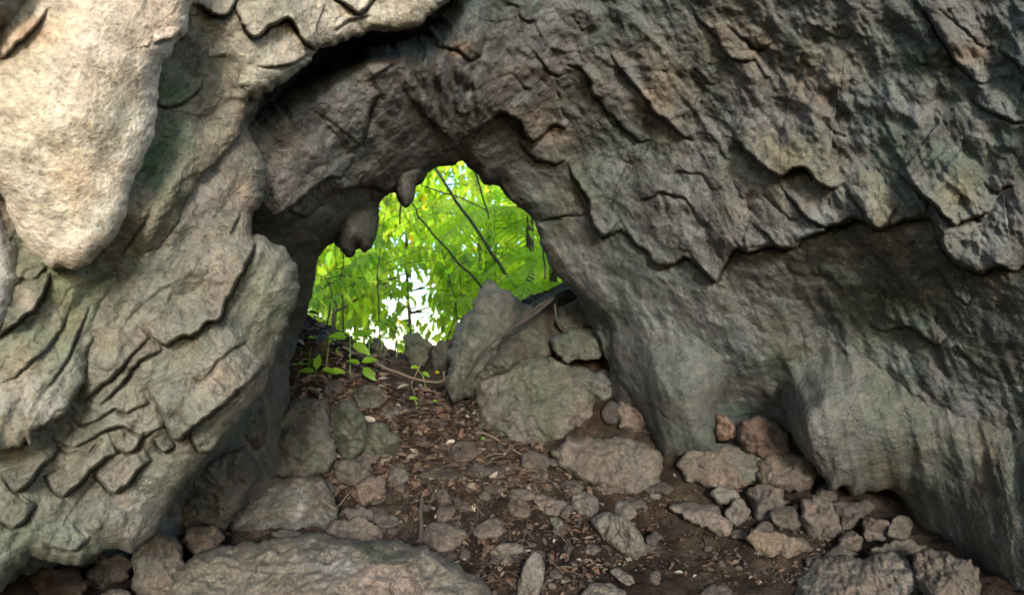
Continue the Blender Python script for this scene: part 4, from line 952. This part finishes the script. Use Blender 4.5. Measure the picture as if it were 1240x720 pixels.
SEEDL = [leaf_mesh(.42, .25, .35, t) for t in ((.42, .58, .5), (.32, .46, .4), (.5, .66, .5))]
def seedling(label, px, py, d, leaves, stem_pts):
    b = unproj(px, py, G(d)); o = bpy.data.objects.new('seedling', None); S.collection.objects.link(o); o.location = b
    tag(o, label, 'plant')
    me = tube('stem', [np.array(unproj(s[0], s[1], G(s[2]))) - b for s in stem_pts], .006, .003, M_STEM, n=5)
    link('stem', me, o)
    for (lx, ly, ld, yaw, pitch, roll, ln, k) in leaves:
        single_leaf('leaf', o, unproj(lx, ly, G(ld)) - b, math.radians(yaw), math.radians(pitch), math.radians(roll), ln * .8, SEEDL[k] if k >= 0 else YLEAF, 1.1)
    return o
seedling('five leaved green seedling on the left bank of the slope', 380, 470, 6.4,
 [(381,449,6.35,180,-5,50,.155,0),(383,447,6.35,75,-75,20,.165,2),(390,447,6.3,10,5,-60,.13,0),(398,450,6.3,0,-6,55,.16,2),(378,470,6.3,-20,15,50,.09,1)],
 [(380,474,6.4),(381,460,6.38),(383,447,6.35)])
seedling('tall leafy seedling with drooping leaves right of the bank', 425, 465, 6.6,
 [(420,408,6.5,160,-8,55,.2,0),(425,405,6.5,15,-10,-50,.2,1),(428,415,6.5,-30,25,50,.22,0),(436,440,6.45,180,-20,55,.13,1),(438,438,6.45,10,-15,-55,.16,0),(440,445,6.4,-35,35,60,.19,1),(430,470,6.4,-45,40,40,.12,1),(422,398,6.5,90,-60,0,.15,2)],
 [(425,470,6.6),(424,440,6.55),(424,415,6.5),(423,402,6.5)])
seedling('tiny sprout with one green leaf under the hanging root', 505, 486, 6.3, [(495,482,6.25,5,-5,50,.09,0),(524,485,6.25,0,0,50,.05,0)], [(505,490,6.3),(502,483,6.28),(497,481,6.26)])
seedling('small sprout with green and yellow leaves before the sill rocks', 515, 460, 6.6, [(497,445,6.55,10,-10,55,.09,2),(512,450,6.55,-35,25,50,.09,0),(528,452,6.55,60,-30,40,.06,-1)], [(515,468,6.6),(512,455,6.57),(505,446,6.55)])
seedling('small seedling with few leaves in the litter at centre', 585, 530, 5.9, [(582,530,5.85,0,0,50,.05,2),(588,533,5.85,40,0,30,.04,0)], [(585,535,5.9),(584,530,5.87)])

r = np.random.default_rng(64)
for lb, px, py, d, n in [('bushy little green plant on the left bank above the five leaved seedling', 395, 440, 6.6, 9), ('low green plant with many small leaves beside the tall seedling', 445, 430, 6.9, 10),
                         ('green sprig rising in front of the left sill rocks', 462, 420, 7.0, 9), ('little green plant at the foot of the left jamb', 372, 452, 6.5, 6), ('small green plant near the middle sill rock', 480, 428, 7.1, 8)]:
    lv = [(px + r.uniform(-16, 16), py - r.uniform(4, 34), d - .05 + r.uniform(-.1, .1), r.uniform(0, 360), r.uniform(-25, 40), r.uniform(-60, 60), r.uniform(.05, .1), int(r.integers(0, 3))) for _ in range(n)]
    seedling(lb, px, py, d, lv, [(px, py + 4, d), (px + 2, py - 14, d - .03), (px + r.uniform(-6, 6), py - 32, d - .05)])

# saplings at the mouth, every leaf its own
r = np.random.default_rng(77)
def sapling(label, base, top, nl, ln, spread, stemr=.012, drp=(20, 75), tint=None):
    """a bare stem with alternate leaves on short twigs near its top"""
    b = np.array(unproj(*base)); t = np.array(unproj(*top))
    o = bpy.data.objects.new('sapling', None); S.collection.objects.link(o); o.location = b; tag(o, label, 'sapling')
    mid = (t - b) * .5 + r.normal(size=3) * .05
    link('stem', tube('stem', [np.zeros(3), mid, t - b], stemr, stemr * .35, M_BARK, n=6, sub=6, wig=.03, seed=nl), o)
    nb = max(3, nl // 9)
    for k in range(nb):
        s = .35 + .65 * (k + r.random() * .6) / nb
        root = (t - b) * s + np.array([0, 0, .0]); a = r.uniform(0, 6.28)
        tip = root + spread * r.uniform(.5, 1) * np.array([math.cos(a), math.sin(a) * .7, r.uniform(-.1, .5)])
        link('branch', tube('branch', [root, (root + tip) / 2 + [0, 0, .04], tip], stemr * .45, .003, M_BARK, n=4), o)
        for j in range(nl // nb):
            f = .25 + .75 * j / max(1, nl // nb - 1); p = root * (1 - f) + tip * f + [0, 0, .04 * 4 * f * (1 - f) * .5]
            single_leaf('leaf', o, p, a + (1 if j % 2 else -1) * r.uniform(.5, 1.3), math.radians(r.uniform(*drp)), r.uniform(-.5, .5), ln * .62 * r.uniform(.7, 1.2), LEAFS[r.choice(4, p=[.4, .25, .2, .15])])
    return o
sapling('slim sapling with a dark straight stem at the left of the opening', (414,420,8.2), (412,255,8.4), 110, .24, .75)
sapling('leafy sapling with a grey stem left of the white gap', (462,430,8.8), (470,235,9.0), 130, .26, .8)
sapling('sapling with drooping dark leaves in front of the white gap', (560,420,8.8), (535,300,8.9), 100, .27, .6, drp=(30, 80))
sapling('low bushy sapling above the middle sill rock', (535,425,9.2), (560,330,9.4), 110, .24, .7)
sapling('low leafy sapling beside the left jamb', (395,400,7.9), (392,330,8.0), 80, .2, .45)
sapling('bright sapling behind the slab boulder', (600,380,9.0), (600,250,9.3), 110, .22, .7)
sapling('short leafy shoot behind the left sill rocks', (475,440,8.0), (480,375,8.1), 60, .16, .35)

# ferns on the right of the mouth
def frond(parent, ang, ln, rise, droop, seed, yawn=0.0):
    rr = np.random.default_rng(seed)
    n = 28; t = np.linspace(0, 1, n)
    hor = ln * t; z = rise * t * ln - droop * ln * t * t
    dirv = np.array([math.cos(ang), math.sin(ang), 0]); side = np.array([-math.sin(ang), math.cos(ang), 0])
    C_ = hor[:, None] * dirv + z[:, None] * np.array([0, 0, 1.])
    T = np.gradient(C_, axis=0); T /= np.linalg.norm(T, axis=1)[:, None]; N = np.cross(T, side)
    V = []; Q = []; cols = []
    wl_ = .30 * ln * np.sin(math.pi * np.clip(t * .93 + .07, 0, 1)) ** .8
    for i in range(2, n):
        for s in (-1, 1):
            d = s * side * .92 + T[i] * .42 - np.array([0, 0, .22]); d /= np.linalg.norm(d)
            wv = np.cross(d, N[i] + .2 * rr.normal(size=3)); wv /= np.linalg.norm(wv); L_ = wl_[i] * rr.uniform(.88, 1.06); hw = .008 * ln + .004
            m = 6; b0 = len(V)
            for k in range(m + 1):
                f = k / m; p = C_[i] + d * L_ * f - np.array([0, 0, .16 * L_ * f * f]); hh = hw * (1 - f ** 2.2) * (1.25 if k % 2 else .75)
                V += [p - wv * hh, p + wv * hh]
            for k in range(m): a = b0 + 2 * k; Q.append((a, a + 2, a + 3, a + 1))
            c = np.array([1, 1, 1]) * rr.uniform(.8, 1.2); cols += [c] * (2 * (m + 1))
    b0 = len(V)
    for i in range(n):
        V += [C_[i] - side * .006, C_[i] + side * .006]; cols += [np.array([.5, .45, .4])] * 2
    for i in range(n - 1): a = b0 + 2 * i; Q.append((a, a + 2, a + 3, a + 1))
    link('frond', raw_mesh('frond', np.array(V), np.array(Q), None, np.array(cols), M_FERN), parent)
def fern(label, px, py, d, n, ln, seed, trunk=0.0, a0=0, a1=360):
    rr = np.random.default_rng(seed); b = unproj(px, py, d); o = bpy.data.objects.new('fern', None); S.collection.objects.link(o)
    o.location = b; tag(o, label, 'fern', 'ferns outside the cave mouth')
    for k in range(n):
        a = math.radians(a0 + (a1 - a0) * (k + rr.uniform(-.3, .3)) / n)
        frond(o, a, ln * rr.uniform(.75, 1.1), rr.uniform(.25, .9), rr.uniform(.5, 1.0), seed * 50 + k)
    link('rootstock', tube('rootstock', [np.array([0, 0, -.6 - trunk]), np.array([.02, 0, -.2]), np.zeros(3)], .06, .045, M_BARK, n=7), o)
fern('big bright fern arching high behind the slab boulder', 640, 262, 9.6, 13, 1.5, 3, 1.6)
fern('bright fern with wide fronds at the right edge of the opening', 668, 318, 8.9, 12, 1.1, 4, .6)
fern('low fern just above the root covered mound', 640, 352, 8.4, 11, .75, 5)
fern('fern behind the others high in the opening', 590, 262, 11, 12, 1.5, 6, 1.8)

# dark leaning stems and thin hanging vines
stick('leaning_stem', 'thicker dark bare stem leaning across the right of the opening', pxpath([(522,196,8.0),(545,232,8.1),(575,276,8.25),(600,312,8.35),(616,336,8.4),(632,360,8.5)]), .015, .019, M_BARK, 'stem', wig=.015)
stick('leaning_stem', 'thinner dark bare stem leaning parallel left of the thicker one', pxpath([(500,245,7.6),(508,262,7.7),(530,290,7.9),(556,318,8.1),(584,347,8.3)]), .008, .013, M_BARK, 'stem', wig=.02)
stick('vine', 'thin vine hanging beside the short blunt stalactite', pxpath([(485,240,7.6),(485,255,7.6),(484,272,7.6)]), .012, .008, M_BARK, 'vine')
stick('vine', 'thin dark vine hanging at the right edge of the opening', pxpath([(577,210,7.6),(582,230,7.6),(588,250,7.7),(592,265,7.7)]), .012, .008, M_BARK, 'vine')
stick('vine', 'thin branch crossing behind the thicker leaning stem', pxpath([(515,225,8.6),(535,233,8.7),(560,240,8.8),(590,255,8.9)]), .01, .007, M_BARK, 'vine')
stick('vine', 'slim dark shoot at the foot of the right opening edge', pxpath([(658,300,7.9),(659,320,7.9),(660,338,7.9)]), .012, .01, M_BARK, 'vine')

# trees farther out
def tree(label, base, h, rad, n, ls, seed, gap=None, tint=(1, 1, 1)):
    rr = np.random.default_rng(seed); n = int(n * 1.35); b = np.array(unproj(*base)); b[2] = float(floor_z(b[0], b[1]))
    o = bpy.data.objects.new('tree', None); S.collection.objects.link(o); o.location = b; tag(o, label, 'tree', 'trees outside the cave mouth')
    top = np.array([rr.uniform(-.3, .3), rr.uniform(-.3, .3), h])
    link('trunk', tube('trunk', [np.array([0, 0, -.2]), top * .5 + rr.normal(size=3) * .12, top], .04, .014, M_BARK, n=8, sub=6, wig=.05, seed=seed), o)
    P = []; A = []
    nc = 34
    for k in range(nc):
        s = rr.uniform(.12, 1); root = top * s; a = rr.uniform(0, 6.283); L_ = rad * rr.uniform(.5, 1) * (1.15 - .5 * s)
        tip = root + np.array([math.cos(a) * L_, math.sin(a) * L_, rr.uniform(-.25, .5) * L_])
        link('branch', tube('branch', [root, (root + tip) / 2 + [0, 0, .1], tip], .022, .005, M_BARK, n=4, sub=3), o)
        m = n // nc
        f = rr.uniform(.3, 1.08, m); pp = root + (tip - root) * f[:, None] + rr.normal(size=(m, 3)) * .17
        P.append(pp); A.append(np.full(m, a) + rr.normal(size=m) * 1.0)
    P = np.vstack(P); A = np.concatenate(A)
    if gap is not None:
        qx, qy, _ = proj(P + b); k = np.ones(len(P), bool)
        for (gx_, gy_, gr_, pr) in gap: k &= (np.hypot(qx - gx_, qy - gy_) > gr_) | (rr.random(len(P)) > pr)
        P, A = P[k], A[k]
    m = len(P); R_ = rot_mats(rr, m, yaw=A, pitch=(.2, 1.4), roll=(-.7, .7))
    base_c = np.array(tint) * rr.uniform(.45, 1.7, (m, 1)) * np.array([1, 1, 1]) * (1 + rr.normal(size=(m, 3)) * [.12, .05, .1])
    yl = rr.random(m) < .012; base_c[yl] *= np.array([2.6, 1.35, .7])
    me = scatter_leaves('crown', P, R_, ls * .82 * rr.uniform(.5, 1.35, m), leaf_template(.42, .3, .3), base_c, M_LEAF)
    c = link('crown', me, o); tag(c, kind='stuff')
GAP = [(500,352,35,.88),(518,385,22,.82),(482,300,24,.55),(470,330,16,.5),(545,215,10,.5)]
tree('tree with a broad leafy crown behind the left stems', (405,400,11.5), 5.2, 1.9, 2600, .24, 1, GAP)
tree('tree behind the white gap, middle of the opening', (500,400,14.0), 5.6, 2.2, 2200, .25, 2, GAP, (1.1, 1.05, 1))
tree('tree with bright crown behind the leaning stems', (585,400,12.5), 5.6, 2.1, 3000, .24, 3, GAP, (1.15, 1.1, 1))
tree('tree at the far right behind the ferns', (690,400,12.0), 5.2, 2.0, 2600, .24, 4, GAP, (1.1, 1.1, 1))
tree('distant tree left of the white gap', (440,400,16.5), 6.0, 2.4, 2400, .28, 5, GAP, (1.2, 1.05, .9))
tree('distant tree right of the white gap', (630,400,17.5), 6.5, 2.6, 2800, .28, 6, GAP, (1.2, 1.1, .9))
tree('distant tree at the left edge of the opening', (350,400,13.0), 5.5, 2.0, 2200, .26, 7, None, (1.0, 1.0, 1))
